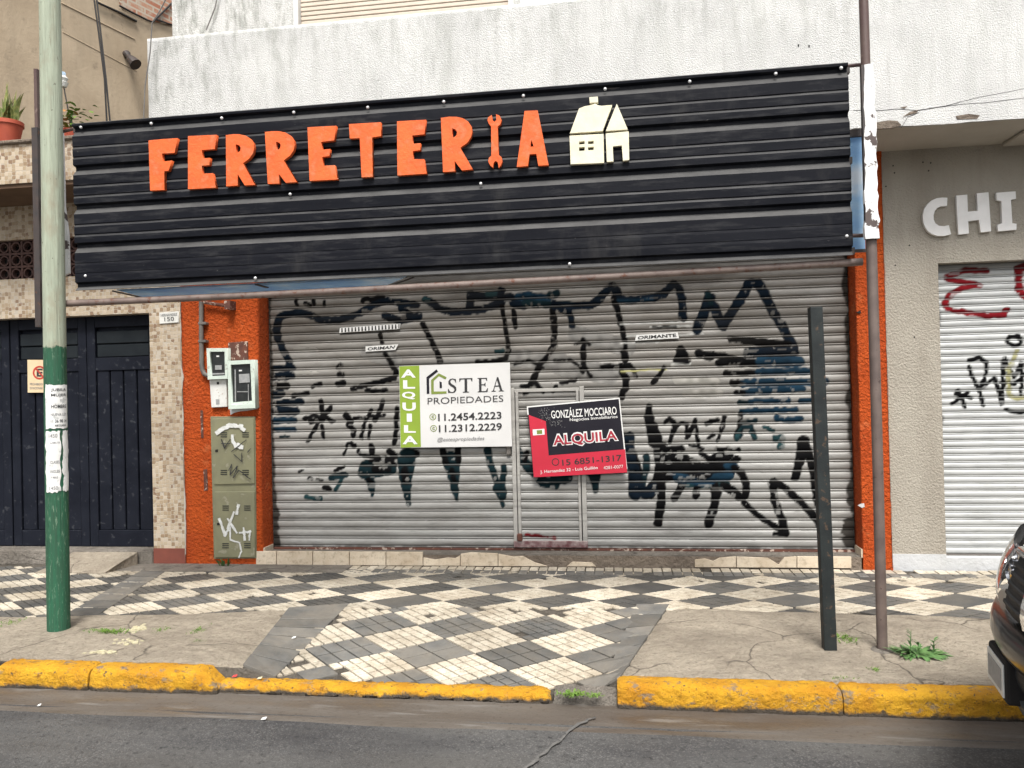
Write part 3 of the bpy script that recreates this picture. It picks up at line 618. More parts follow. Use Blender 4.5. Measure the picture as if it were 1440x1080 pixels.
# ---- graffiti strokes, surveyed on enlarged crops of the photo: (origin, colour, width, points)
CR_ = {'A': (380, 400, 6.545), 'B': (380, 555, 6.545), 'C': (580, 385, 6.545), 'D': (560, 610, 6.545), 'E': (780, 380, 6.545), 'F': (980, 380, 6.545), 'H': (860, 530, 6.545), 'I': (980, 600, 6.545), 'J': (780, 370, 3.27), 'K': (780, 560, 3.27), 'L': (360, 560, 3.27), 'R': (1310, 350, 4.32)}
NV, BK, BL, TE, WH, YE, RD, OL, DT = (.005, .009, .015), (.005, .005, .0055), (.010, .029, .050), (.014, .039, .044), (.42, .42, .40), (.36, .34, .16), (.16, .010, .014), (.24, .23, .12), (.007, .017, .021)
PALE = (.30, .29, .265); GREY = (.20, .195, .185)
GRAF = [
 ('J', PALE, 30, [(560, 540), (740, 548)]), ('J', PALE, 24, [(600, 600), (760, 598)]), ('J', GREY, 60, [(100, 330), (330, 390)]), ('A', GREY, 120, [(900, 620), (1150, 700)]), ('C', GREY, 130, [(950, 780), (1350, 800)]), ('E', GREY, 150, [(60, 880), (500, 960)]), ('A', PALE, 26, [(230, 600), (430, 600)]), ('A', PALE, 22, [(250, 815), (440, 812)]),
 ('E', BK, 20, [(60, 1040), (200, 1010)]), ('E', BK, 30, [(270, 880), (330, 980)]), ('C', BK, 26, [(1000, 1040), (1140, 1010), (1200, 1080)]), ('C', BK, 22, [(940, 830), (1080, 800), (1200, 860)]), ('H', BK, 30, [(120, 540), (230, 800), (200, 960)]), ('B', BK, 30, [(860, 560), (1100, 590), (1150, 640)]), ('B', BK, 26, [(930, 140), (870, 260), (840, 400)]), ('B', BK, 40, [(1060, 610), (1180, 560)]), ('D', BK, 46, [(1060, 60), (1090, 180)]), ('H', BK, 60, [(480, 640), (520, 760), (500, 900)]), ('H', BK, 40, [(820, 700), (900, 760), (1010, 700)]), ('H', NV, 60, [(560, 880), (1100, 870)]),
 ('A', NV, 55, [(60, 380), (70, 320), (130, 280), (250, 264), (350, 275), (470, 330), (610, 330), (720, 305), (830, 262), (950, 190), (1080, 150), (1200, 170), (1350, 190)]),
 ('A', NV, 60, [(80, 320), (60, 420), (75, 500), (120, 600), (180, 720)]), ('A', NV, 45, [(30, 770), (215, 768)]), ('A', NV, 65, [(25, 850), (195, 835)]), ('A', BK, 60, [(25, 940), (150, 930)]), ('A', NV, 60, [(30, 1020), (110, 1005)]),
 ('A', BK, 25, [(240, 150), (250, 185)]), ('A', BK, 30, [(330, 180), (365, 190)]), ('A', BK, 28, [(400, 150), (405, 180)]), ('A', BK, 22, [(500, 160), (500, 195)]), ('A', BK, 32, [(850, 150), (890, 125), (920, 142), (980, 125), (1040, 112)]),
 ('A', NV, 60, [(1060, 290), (1200, 335), (1370, 290)]), ('A', NV, 40, [(1200, 225), (1300, 280)]),
 ('A', BK, 30, [(1010, 460), (1030, 540)]), ('A', BK, 38, [(1060, 640), (1110, 720), (1160, 800), (1150, 860), (1000, 900), (870, 930), (760, 960)]),
 ('A', BK, 40, [(630, 765), (655, 745)]), ('A', BK, 40, [(640, 830), (665, 830)]), ('A', BK, 45, [(620, 920), (680, 905)]), ('A', BK, 26, [(390, 940), (470, 910)]), ('A', BK, 30, [(210, 1025), (350, 1000)]), ('A', BK, 26, [(890, 975), (1070, 975)]),
 ('B', NV, 50, [(60, 80), (285, 65)]), ('B', NV, 66, [(40, 150), (240, 150)]), ('B', BL, 50, [(40, 240), (225, 232)]), ('B', BL, 38, [(50, 320), (220, 318)]), ('B', DT, 20, [(100, 390), (175, 385)]),
 ('B', BK, 28, [(320, 222), (400, 192), (480, 212)]), ('B', BK, 40, [(480, 200), (560, 120)]), ('B', BK, 34, [(470, 60), (485, 190), (580, 245)]), ('B', BK, 38, [(370, 250), (490, 225)]), ('B', BK, 28, [(440, 270), (350, 425)]), ('B', BK, 26, [(480, 280), (490, 390)]),
 ('B', BK, 48, [(700, 190), (745, 245)]), ('B', BK, 44, [(720, 270), (770, 330), (770, 372)]), ('B', BK, 32, [(1040, 60), (1020, 130), (960, 235)]), ('B', BK, 22, [(925, 280), (910, 400)]), ('B', BK, 34, [(1165, 130), (1160, 330), (1140, 450)]), ('B', BK, 20, [(780, 215), (900, 200), (1050, 190)]),
 ('B', DT, (120, 20), [(890, 670), (925, 800), (945, 935)]), ('B', DT, 80, [(850, 720), (1000, 712), (1120, 690)]), ('B', BK, 40, [(910, 780), (930, 800)]), ('B', BK, 50, [(960, 690), (1090, 690)]), ('B', DT, (140, 40), [(1250, 600), (1245, 780), (1270, 985)]), ('B', BK, 60, [(1235, 700), (1245, 790)]),
 ('B', BK, 22, [(600, 700), (680, 668)]), ('B', DT, 48, [(570, 762), (690, 742)]), ('B', TE, 22, [(660, 790), (600, 880)]), ('B', BK, 32, [(500, 860), (550, 862)]), ('B', TE, 30, [(330, 940), (400, 955), (470, 955)]), ('B', BK, 14, [(265, 705), (305, 698)]), ('B', BK, 20, [(360, 770), (390, 775)]), ('B', BK, 18, [(430, 785), (480, 785)]),
 ('B', BK, 16, [(680, 545), (720, 440)]), ('B', BK, 36, [(745, 450), (775, 470)]), ('B', BK, 28, [(810, 520), (830, 545)]), ('B', BK, 44, [(930, 470), (940, 530)]), ('B', BK, 48, [(1100, 520), (1130, 540)]), ('B', BK, 60, [(1270, 530), (1340, 545)]), ('B', BK, 18, [(920, 610), (1100, 600)]),
 ('C', NV, 55, [(130, 240), (185, 275), (240, 320), (350, 350), (500, 345), (640, 330), (760, 290), (830, 250)]), ('C', NV, 58, [(530, 190), (540, 250), (530, 335)]), ('C', TE, 30, [(110, 235), (150, 240)]),
 ('C', NV, 58, [(590, 200), (680, 215), (800, 218), (900, 220), (960, 245)]), ('C', NV, 60, [(815, 160), (820, 265)]), ('C', TE, 40, [(690, 190), (760, 185)]), ('C', BL, 55, [(980, 215), (1060, 195), (1150, 222), (1250, 222), (1310, 190)]), ('C', DT, 55, [(1270, 200), (1330, 180)]), ('C', NV, 60, [(930, 272), (1030, 290)]), ('C', DT, 55, [(1040, 265), (1180, 282), (1300, 288), (1440, 290)]),
 ('C', BK, 34, [(820, 300), (850, 430), (870, 560), (885, 700), (860, 780), (760, 808), (600, 815)]), ('C', BK, 34, [(930, 340), (950, 490)]), ('C', BK, 42, [(1290, 340), (1310, 540), (1300, 660), (1240, 760), (1180, 830), (1100, 1000), (1040, 1100)]), ('C', BK, 40, [(100, 460), (160, 590), (230, 720), (260, 820)]), ('C', TE, 30, [(770, 715), (830, 710)]), ('C', BK, 30, [(1325, 1035), (1290, 1080)]),
 ('D', DT, (150, 35), [(80, 220), (72, 420), (95, 640)]), ('D', BK, 60, [(60, 330), (70, 430)]), ('D', DT, (150, 22), [(495, 250), (510, 400), (535, 612)]), ('D', BK, 48, [(550, 140), (555, 250)]), ('D', BK, 46, [(410, 150), (440, 260)]), ('D', BK, 40, [(500, 330), (510, 420)]),
 ('D', DT, (56, 30), [(825, 140), (850, 280), (900, 420), (930, 550), (965, 665)]), ('D', DT, 44, [(975, 300), (960, 450), (970, 580)]), ('D', DT, 70, [(905, 500), (960, 540)]), ('D', DT, 78, [(1070, 120), (1130, 230), (1230, 330), (1330, 440), (1440, 465)]), ('D', BK, 40, [(1180, 170), (1165, 245)]), ('D', RD, 20, [(1180, 930), (1440, 955)]),
 ('E', NV, 60, [(0, 330), (170, 330), (330, 322), (420, 262), (480, 185), (530, 145), (570, 190), (580, 255)]), ('E', NV, 56, [(580, 272), (750, 272), (900, 256), (1000, 222), (1060, 150), (1100, 125), (1150, 165), (1170, 265), (1180, 440)]), ('E', BL, 24, [(580, 285), (760, 282), (900, 262)]),
 ('E', BK, 38, [(545, 255), (580, 380), (620, 540), (650, 680), (660, 800)]), ('E', NV, 44, [(0, 300), (60, 362), (140, 392), (165, 520)]), ('E', BK, 30, [(0, 420), (0, 700)]), ('E', BK, 38, [(265, 640), (265, 900)]), ('E', BK, 24, [(200, 680), (265, 650), (320, 690)]), ('E', BK, 26, [(0, 832), (150, 832), (220, 880), (260, 940)]),
 ('E', BK, 58, [(640, 760), (650, 820)]), ('E', BK, 38, [(440, 892), (700, 880)]), ('E', BK, 48, [(620, 940), (660, 1000), (655, 1080)]), ('E', BK, 26, [(720, 900), (750, 980)]), ('E', WH, 6, [(610, 492), (1260, 477)]), ('E', WH, 14, [(880, 524), (1300, 512)]), ('E', BK, 12, [(900, 526), (1120, 522)]), ('E', WH, 8, [(670, 612), (1130, 600), (1375, 582)]),
 ('E', WH, 5, [(610, 670), (960, 661)]), ('E', WH, 18, [(1080, 872), (1240, 862)]), ('E', YE, 9, [(620, 925), (1020, 912)]), ('E', BK, 28, [(1010, 890), (950, 980), (900, 1040)]), ('E', NV, 68, [(1440, 260), (1380, 380), (1310, 520)]), ('E', BK, 50, [(1160, 720), (1125, 830), (1220, 832), (1165, 730)]), ('E', BK, 55, [(1320, 765), (1440, 795)]),
 ('F', NV, 66, [(0, 560), (50, 420), (110, 262), (150, 320), (190, 420), (240, 515), (310, 400), (400, 270), (480, 120), (560, 120), (640, 250), (700, 380), (770, 500), (850, 640), (890, 720)]), ('F', DT, 40, [(100, 210), (130, 300)]),
 ('F', BK, 50, [(310, 632), (550, 662), (840, 682)]), ('F', NV, 76, [(470, 762), (650, 752), (890, 745)]), ('F', BK, 40, [(20, 785), (150, 775), (300, 800), (430, 832)]), ('F', BK, 55, [(200, 852), (560, 852)]), ('F', BK, 38, [(260, 950), (520, 940)]), ('F', BK, 42, [(340, 1040), (405, 1040)]),
 ('F', BL, 76, [(590, 842), (940, 842)]), ('F', BL, 48, [(560, 935), (1050, 930)]), ('F', BL, 54, [(420, 1040), (1180, 1030)]),
 ('H', BL, 42, [(1200, 60), (1440, 55)]), ('H', BL, 44, [(1220, 145), (1440, 140)]), ('H', DT, 34, [(1180, 235), (1440, 230)]), ('H', BL, 36, [(1190, 320), (1440, 310)]), ('J', BL, 18, [(900, 545), (1185, 542)]), ('J', BL, 16, [(900, 586), (1140, 580)]), ('J', BL, 16, [(900, 636), (1075, 632)]), ('J', BL, 16, [(1130, 632), (1190, 630)]), ('J', BL, 16, [(900, 678), (1110, 674)]), ('J', BL, 18, [(1020, 712), (1080, 722), (1130, 718)]),
 ('H', BK, 38, [(1115, 50), (1180, 62)]), ('H', BK, 38, [(1155, 145), (1210, 147)]), ('H', BK, 28, [(1185, 330), (1180, 440), (1140, 560)]), ('H', DT, 26, [(1200, 420), (1320, 400)]), ('H', DT, 30, [(1170, 560), (1200, 470), (1290, 460), (1310, 560)]),
 ('H', BK, (40, 110), [(345, 270), (340, 350), (370, 470), (400, 590)]), ('H', BK, 84, [(440, 640), (455, 850), (425, 960), (350, 1070)]), ('H', BK, 26, [(490, 420), (530, 385), (580, 420), (560, 520), (540, 600)]), ('H', BK, 22, [(570, 510), (610, 440), (650, 420), (690, 430), (690, 560)]), ('H', BK, 28, [(690, 560), (770, 400)]), ('H', BK, 20, [(770, 400), (800, 640)]), ('H', BK, 28, [(870, 430), (980, 390)]), ('H', BK, 26, [(1040, 370), (1010, 500)]), ('H', BK, 18, [(880, 570), (940, 530)]), ('H', BK, 20, [(990, 540), (970, 590)]),
 ('H', BK, 50, [(540, 665), (640, 665)]), ('H', BK, 60, [(530, 742), (690, 760)]), ('H', BK, 95, [(600, 835), (780, 832)]), ('H', BK, 36, [(700, 765), (760, 770)]), ('H', BK, 80, [(860, 832), (1020, 825)]), ('H', BK, 58, [(950, 750), (1150, 752)]), ('H', BK, 60, [(700, 930), (940, 925)]), ('H', BL, 66, [(600, 925), (680, 940)]), ('H', BL, 66, [(960, 925), (1080, 915)]), ('H', BL, 50, [(1060, 820), (1130, 820)]), ('H', TE, 36, [(640, 985), (850, 1000), (1060, 985)]), ('H', BK, 24, [(960, 660), (1170, 665)]), ('H', BK, 18, [(720, 630), (800, 650), (840, 660)]),
 ('H', BK, 60, [(130, 560), (190, 700), (250, 870), (270, 1000)]), ('H', DT, 46, [(320, 740), (320, 860), (280, 1000)]), ('H', NV, 90, [(205, 850), (215, 1080)]), ('H', BK, 34, [(1140, 830), (1210, 920), (1250, 1030)]), ('H', BK, 38, [(640, 1000), (600, 1070)]), ('H', BK, 34, [(490, 940), (620, 930)]), ('H', BK, 55, [(1030, 1000), (1110, 1040)]), ('H', BK, 42, [(130, 0), (130, 90), (90, 190)]), ('H', BK, 28, [(420, 0), (380, 60)]), ('H', BK, 30, [(460, 980), (460, 1080)]), ('H', BK, 40, [(790, 1000), (780, 1080)]),
 ('I', BK, 48, [(250, 540), (320, 590), (430, 655)]), ('I', BK, 44, [(340, 370), (420, 430), (455, 520), (450, 640), (380, 652)]), ('I', BK, 38, [(430, 700), (520, 780), (620, 860), (760, 940)]), ('I', BK, 58, [(170, 540), (165, 700), (105, 895)]), ('I', BK, 28, [(215, 600), (190, 680)]), ('I', BK, 52, [(690, 520), (720, 690), (780, 850), (810, 985)]), ('I', BK, 28, [(810, 990), (720, 985)]), ('I', BK, 48, [(700, 500), (800, 560), (950, 690), (1060, 800), (1120, 900), (1180, 980)]),
 ('I', BK, (90, 50), [(980, 140), (955, 270), (900, 465)]), ('I', BK, 56, [(1010, 180), (1060, 380), (1090, 560), (1110, 700)]), ('I', TE, 26, [(390, 40), (360, 120)]), ('I', TE, 22, [(490, 50), (540, 100)]), ('I', TE, 46, [(720, 112), (780, 102), (770, 180)]), ('I', TE, 24, [(620, 0), (700, 40)]),
 ('K', NV, 38, [(340, 180), (350, 290), (385, 400), (420, 442), (465, 410)]), ('K', BK, 28, [(490, 380), (490, 480), (475, 575)]), ('K', BK, 22, [(590, 390), (550, 460)]), ('K', BK, 20, [(665, 390), (645, 452)]), ('K', BL, 22, [(560, 368), (690, 392), (800, 345)]), ('K', DT, (50, 12), [(180, 340), (190, 428)]), ('K', DT, 40, [(0, 375), (60, 365)]),
]
GRAF_R = [('R', RD, 22, [(335, 130), (200, 130), (95, 165), (100, 185), (200, 200), (290, 220), (180, 240), (100, 290), (75, 330), (100, 365), (220, 390), (340, 405), (440, 400), (455, 370)]), ('R', RD, 30, [(580, 95), (525, 120), (530, 250), (580, 300)]),
 ('R', BK, 14, [(230, 675), (290, 660), (330, 690), (330, 760), (290, 860)]), ('R', BK, 13, [(225, 715), (235, 765), (260, 805), (290, 860), (310, 950)]), ('R', BK, 12, [(290, 860), (380, 780), (425, 940), (440, 660), (500, 780), (545, 690), (545, 890)]), ('R', BK, 10, [(420, 815), (500, 820), (580, 750)]), ('R', BK, 12, [(160, 860), (200, 960)]), ('R', BK, 12, [(125, 940), (220, 870)]), ('R', BK, 12, [(150, 880), (240, 905)]),
 ('R', BK, 12, [(470, 530), (530, 530), (545, 570), (500, 592), (460, 570), (470, 530)]), ('R', BK, 16, [(450, 975), (500, 990), (590, 990)]), ('R', OL, 14, [(520, 620), (465, 740), (470, 890), (520, 910), (580, 900)]), ('R', BK, 12, [(440, 660), (420, 930)])]
def paint_field(X, Z, strokes, Yp, tcell, wear=.28):
    col = np.zeros(X.shape+(3,)); al = np.zeros(X.shape)
    jx, jz = (vnoise(X, Z, 1., 28.)-.5)*.016, (vnoise(X, Z, 2., 28.)-.5)*.016
    for org, c, wd, pts in strokes:
        ox, oy, sc = CR_[org]; P = [W(ox+x/sc, oy+y/sc, Yp)[[0, 2]] for x, y in pts]; k = F_PX/(CAM_D+Yp)*1.0
        w0, w1 = wd if isinstance(wd, tuple) else (wd, wd); w0, w1 = w0*1.14+5, w1*1.14+5; mpp = 1/(sc*k)
        L = len(P)-1; xs_ = [p[0] for p in P]; zs_ = [p[1] for p in P]; rm = max(w0, w1)*mpp/2+.03
        m = (X > min(xs_)-rm) & (X < max(xs_)+rm) & (Z > min(zs_)-rm) & (Z < max(zs_)+rm)
        if not m.any(): continue
        x, z = (X+jx)[m], (Z+jz)[m]; best = np.full(x.shape, 9.)
        for i in range(L):
            a, b2 = P[i], P[i+1]; d = b2-a; t = np.clip(((x-a[0])*d[0]+(z-a[1])*d[1])/max(d@d, 1e-9), 0, 1)
            r = (w0+(w1-w0)*(i+t)/L)*mpp/2
            best = np.minimum(best, np.hypot(x-a[0]-t*d[0], z-a[1]-t*d[1])-r)
        a_ = np.clip(.5-best/.014, 0, 1); o_ = al[m]; cc = col[m]
        keep = (a_ > .02)[:, None]; mixw = (a_/np.maximum(a_+o_*(1-a_), 1e-6))[:, None]
        cc = np.where(keep, cc*(1-mixw)+np.array(c)*mixw, cc); col[m] = cc; al[m] = a_+o_*(1-a_)
    wearn = fbm(X, Z, 7., 13., 4); al = np.clip(al*1.6, 0, 1)*np.clip((wearn-wear)/.05, .45, 1)
    al = al*np.where(tcell < .215, .7, 1.)*np.where(vnoise(X*.3, Z, 4., 30.) > .86, .6, 1)
    col = col*(.7+.5*vnoise(X, Z, 9., 20.))[..., None]
    return col, al
PROF = [(0, .016), (.02, .004), (.06, -.001), (.14, -.001), (.185, .003), (.205, .014), (.225, .003), (.29, -.003), (.40, -.0075), (.55, -.0095), (.72, -.009), (.86, -.0055), (.94, -.001), (.98, .004), (1., .016)]
def slat_grid(x0, x1, zb, p, Y, dx, strokes, wear, yoff=0., dirt=None, sag=0):
    n = max(int((x1-x0)/dx), 4); xs = np.linspace(x0, x1, n); t = np.array([q[0] for q in PROF]); yy = np.array([q[1] for q in PROF])
    X, T = np.meshgrid(xs, t); Z = zb+p*T; bow = .004*(fbm(X, zb*3, 1., 1.3)-.5)+.003*(fbm(X, zb*9, 4., 6.)-.5); Yv = Y+yoff+yy[:, None]*(p/.0857)+bow; Z = Z+.003*(vnoise(X, zb*2, 3., .9)-.5)
    col, al = paint_field(X, Z, strokes, Y, T, wear)
    if dirt is not None:
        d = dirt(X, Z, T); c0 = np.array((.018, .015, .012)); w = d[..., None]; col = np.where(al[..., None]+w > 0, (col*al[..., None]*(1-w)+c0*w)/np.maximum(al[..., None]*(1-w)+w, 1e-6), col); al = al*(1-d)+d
    return np.stack([X, Yv, Z], -1), np.concatenate([col, al[..., None]], -1)
SHY = .20; PIT = .0857; XS0, XS1 = X_PL1+.02, X_PR0-.01
ddx0, ddx1 = W(723, 680, SHY)[0], W(822, 680, SHY)[0]; dz0, dz1 = .168, W(770, 549, SHY)[2]
def dirt_main(X, Z, T):
    e = np.minimum(X-XS0, XS1-X); n = fbm(X*.5, Z, 3., 9.); low = np.clip((.95-Z)/.6, .25, 1)
    d = np.clip((.03+.17*low*(n-.3)*np.where(XS1-X < X-XS0, 1.7, 1.)-e)/.02, 0, 1)*.92
    g = np.clip((.035-np.abs(T-.97)*.6)/.03, 0, 1)*.35*(fbm(X, Z*2, 1., 3.) > .42)          # grime lying in the joints
    b2 = np.clip((.16-Z)/.03, 0, 1)*np.clip((fbm(X, Z, 5., 10.)-.42)/.1, 0, 1)*.7
    h_ = np.clip((Z-1.25)/1.2, 0, 1)*np.clip((fbm(X*.35, Z, 8., 5.)-.45)/.12, 0, 1)*.33        # dark streaks, stronger higher up
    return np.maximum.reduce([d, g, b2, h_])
shut = MB().box(X_PL1+.001, X_PL1+.05, .225, .30, .1, 2.9).box(X_PR0-.05, X_PR0-.001, .225, .30, .1, 2.9).build('roller_shutter', MT['frame'], shop)
wick = MB()
for a, c, y in ((ddx0-.012, ddx0+.026, -.022), (ddx0+.034, ddx0+.062, -.03), (ddx1-.058, ddx1-.034, -.03), (ddx1-.026, ddx1+.016, -.022)): wick.box(a, c, SHY+y, SHY+.03, dz0-.02, dz1+(.03 if y == -.022 else -.01))
wick.box(ddx0+.027, ddx1-.027, SHY-.028, SHY+.03, dz1-.012, dz1+.02)
k_ = slatm('door_frame_paint', (.42, .41, .385), (.33, .32, .30)); wick = wick.build('wicket_door', k_, shop, bevel=.003)
zb = .127
for k in range(31):
    full = zb+PIT*.6 < dz0 or zb+PIT*.5 > dz1
    for x0, x1, par, yo in ([(XS0, XS1, shut, 0)] if full else [(XS0, ddx0-.012, shut, 0), (ddx1+.016, XS1, shut, 0), (ddx0+.062, ddx1-.058, wick, -.006)]):
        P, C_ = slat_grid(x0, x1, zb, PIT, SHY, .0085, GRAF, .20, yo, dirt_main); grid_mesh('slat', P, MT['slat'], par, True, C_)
    zb += PIT
MB().box(XS0, XS1, SHY-.012, SHY+.02, .104, .1265).build('bottom_bar', MT['rust'], shut, bevel=.003)
MB().box(ddx0-.014, ddx1+.018, SHY-.034, SHY-.005, dz0-.03, dz0+.03).build('door_sill', simple('maroon_sill_paint', (.10, .03, .035), (.30, .24, .23), 16, .7, bst=.3), wick, bevel=.004)
MB().box(ddx0+.02, ddx0+.07, SHY-.05, SHY-.02, dz0+.03, dz0+.10).build('hinge', MT['rust'], wick, bevel=.008)
MB().box(ddx0-.06, ddx0-.02, SHY-.035, SHY-.005, 1.0, 1.09).build('lock_plate', MT['conduit'], shut, bevel=.004)

# ================================================================== NEIGHBOURS
# ---- left: house clad in mosaic, navy gate
lh = empty('garage_house', (-5.5, .3, 0), 'house clad in tan mosaic with a dark navy gate at left', 'building')
XG1 = W(226, 600, .15)[0]; xc1 = -4.155
zl = W(110, 444, .0)[2]; zlat0, zlat1 = W(30, 392, 0.)[2], W(30, 336, 0.)[2]
wallbox('column', XG1, xc1, 0, .5, .15, zlat0, 'mosaic', lh); wallbox('base_block', XG1, xc1, -.008, .3, -.02, .15, 'redbase', lh)
wallbox('lintel', -10, XG1, 0, .5, zl, zlat0, 'mosaic', lh); wallbox('upper_band', -10, xc1, 0.02, .5, zlat1, 3.6, 'mosaic', lh)
wallbox('inner_wall', -10, xc1, .35, .4, zlat0, zlat1, 'dark', lh)
# pierced vent blocks
bw = (zlat1-zlat0)/3; xb = W(-1, 360, 0.)[0]-bw*2
def vent_block():
    mb = MB(); n = 16; r0, r1 = .30, .40; h = .5; t = .09
    ring = lambda r, y: [(r*math.cos(2*math.pi*k/n), y, r*math.sin(2*math.pi*k/n)) for k in range(n)]
    for y in (0, .8): pass
    v = ring(r0, 0)+ring(r1, 0)+ring(r0, .8)+ring(r1, .8); f = []
    for k in range(n):
        k2 = (k+1) % n; f += [(k, n+k, n+k2, k2), (k, k2, 2*n+k2, 2*n+k), (n+k2, n+k, 3*n+k, 3*n+k2)]
    mb.add([(x*bw, y*bw*.5, z*bw) for x, y, z in v], f)
    for s_ in (-1, 1):
        mb.box(-.5*bw, .5*bw, 0, .4*bw, (s_*.46-.04)*bw, (s_*.46+.04)*bw); mb.box((s_*.46-.04)*bw, (s_*.46+.04)*bw, -.002, .4*bw, -.42*bw, .42*bw)
    for ax in (0, 1):
        for s_ in (-1, 1):
            a, c = sorted((s_*.38*bw, s_*.45*bw)); mb.box(*((a, c) if ax == 0 else (-.03*bw, .03*bw)), .004, .3*bw, *((-.03*bw, .03*bw) if ax == 0 else (a, c)))
    return mb
vb = vent_block(); me0 = None
for r in range(3):
    for c in range(16):
        x = xb+c*bw
        if x > xc1-bw*.6: break
        if me0 is None: o_ = vb.build('vent_block', MT['lattice'], lh); me0 = o_.data
        else: o_ = link_mesh('vent_block', me0, None, lh)
        o_.location = Vector((x, .06, zlat0+bw*(r+.5)))-Vector(lh.location)
# balcony of the left house
zb0, zb1 = W(20, 258, -.6)[2], W(20, 203, -.6)[2]
wallbox('balcony_fascia', -10, -4.42, -.6, -.45, zb0, zb1, 'mosaic', lh); wallbox('balcony_floor', -10, -4.42, -.45, .6, zb0+.02, zb0+.15, 'rough_concrete', lh)
MB().box(-10, -4.40, -.63, -.42, zb1, zb1+.035).build('balcony_coping', MT['rough_concrete'], lh, bevel=.01)
MB().box(-10, -4.42, -.58, .01, zb0-.035, zb0-.002).build('balcony_soffit', simple('brown_soffit_boards', (.14, .085, .05), (.10, .06, .035), 5, .8, bst=.3), lh)
# tan party wall running back above the terrace
pa, pb = np.array([-6.62, .25]), np.array([-5.55, 3.6]); dv = (pb-pa)/np.linalg.norm(pb-pa); nv = np.array([dv[1], -dv[0]])
def on_wall(s, z, off=0.): q = pa+dv*s+nv*off; return (q[0], q[1], z)
LW = np.linalg.norm(pb-pa)
def wall_hit(px, py, off=0.):
    d = ray(px, py); A = np.array([[d[0], -dv[0]], [d[1], -dv[1]]]); t = np.linalg.solve(A, pa+nv*off-CAM[:2]); q = CAM+d*t[0]; return t[1], q[2]
wl = MB(); q0 = on_wall(-4, 3.6); q1 = on_wall(LW, 3.6); bk = nv*-.25
vs_ = [q0, q1, (q1[0]+bk[0], q1[1]+bk[1], 3.6), (q0[0]+bk[0], q0[1]+bk[1], 3.6)]; wl.add(vs_+[(x, y, 8.5) for x, y, _ in vs_], [(0, 1, 5, 4), (1, 2, 6, 5), (2, 3, 7, 6), (3, 0, 4, 7), (4, 5, 6, 7)])
tanw = empty('party_wall', (pa[0], pa[1], 3.6), 'bare tan plastered side wall high up behind the utility pole', 'wall'); wl.build('plaster_face', MT['tan'], tanw)
bp = [wall_hit(*q) for q in ((150, -40), (170, 10), (194, 21), (207, 28), (219, 31), (243, 36), (300, 50), (300, -40))]
f_ = [on_wall(s_, z_, .012) for s_, z_ in bp]; n = len(f_); bmb = MB().add(f_+[on_wall(s_, z_, -.01) for s_, z_ in bp], [tuple(range(n))]+[(i, i+n, (i+1) % n+n, (i+1) % n) for i in range(n)]); bmb.build('bare_brickwork', MT['brickm'], tanw)
for (a, c), r_ in ((((86, 4), (189, 55)), .010), (((88, 45), (192, 100)), .006), (((134, 0), (190, 30)), .012)):     # raised render joints
    MB().tube([on_wall(*wall_hit(*a), .0), on_wall(*wall_hit(*c), .0)], r_, 6).build('render_joint', MT['tan'], tanw)
wallbox('terrace_wall', -10, -4.3, 3.7, 3.9, 3.4, 6.0, 'tan', lh)
# ---- gate
YG = .15
gate = empty('garage_gate', (-5.4, YG, .15), 'dark navy double gate with vertical boards and louvred panels', 'gate')
gx = lambda px, py=600: float(W(px, py, YG)[0]); gz = lambda py, px=150: float(W(px, py, YG)[2])
zg0, zg1 = .14, zl+.02
MB().box(-10, XG1, YG+.02, YG+.05, zg0, zg1).build('backing_sheet', MT['navy'], gate)
def leaf(xa, xb_, boards, lou):
    m = MB(); st = .09
    m.box(xa, xa+st, YG-.03, YG+.02, zg0, zg1); m.box(xb_-st, xb_, YG-.03, YG+.02, zg0, zg1); zt = gz(503)
    for a, c in ((zg0, zg0+.16), (zt-.13, zt), (zg1-.13, zg1)): m.box(xa+st, xb_-st, YG-.028, YG+.02, a, c)
    m.build('gate_frame', MT['navy'], gate, bevel=.004)
    w = (xb_-xa-2*st)/boards
    for i in range(boards): MB().box(xa+st+w*i+.008, xa+st+w*(i+1)-.008, YG-.016, YG+.02, zg0+.16, zt-.13).build('board', MT['navy'], gate, bevel=.006)
    zz = zt+.005
    for i in range(2): MB().box(xa+st+.01, xb_-st-.01, YG-.012-.006*i, YG+.02, zz+i*.135, zz+i*.135+.125).build('louvre_panel', MT['navy_glass'], gate, bevel=.006)
leaf(gx(127), XG1, 4, 2); leaf(gx(20), gx(126), 4, 2); leaf(-7.9, gx(18), 8, 2)
# concrete sill and wedge in front of the gate
MB().box(-10, XG1, -.03, .2, -.02, .135).build('gate_sill', MT['conc2'], lh, bevel=.015, seg=2)
ra, rb = W(103, 775, -.02)[0], W(197, 775, -.02)[0]
rp = empty('ramp_block', ((ra+rb)/2, -.1, 0), 'small concrete wedge ramp before the navy gate', 'ramp')
MB().add([(ra-.1, -.42, .004), (rb-.1, -.42, .004), (rb, -.05, .004), (ra, -.05, .004), (ra+.02, -.30, .05), (rb-.04, -.30, .06), (rb, -.05, .13), (ra+.02, -.05, .125)], [(0, 1, 5, 4), (1, 2, 6, 5), (3, 0, 4, 7), (4, 5, 6, 7), (2, 3, 7, 6)]).build('ramp_body', MT['conc'], rp, bevel=.012, seg=2)
# house number plaque
pq = [(224, 440), (250.5, 438), (251, 453), (224.5, 455)]
pl = plate('number_plaque', [pq], -.012, .01, MT['plaque'], None, .002); tag(pl, 'small white plaque reading 150 on the mosaic column', 'plaque')
text('house_number', '150', [(231, 446.3), (244.5, 445.3), (244.8, 450.8), (231.2, 451.8)], -.0155, MT['ink'], pl, .0)
text('street_line', 'HERNANDEZ', [(226, 441.6), (249, 440), (249.1, 443.6), (226.1, 445.2)], -.0155, MT['ink_grey'], pl, .01)
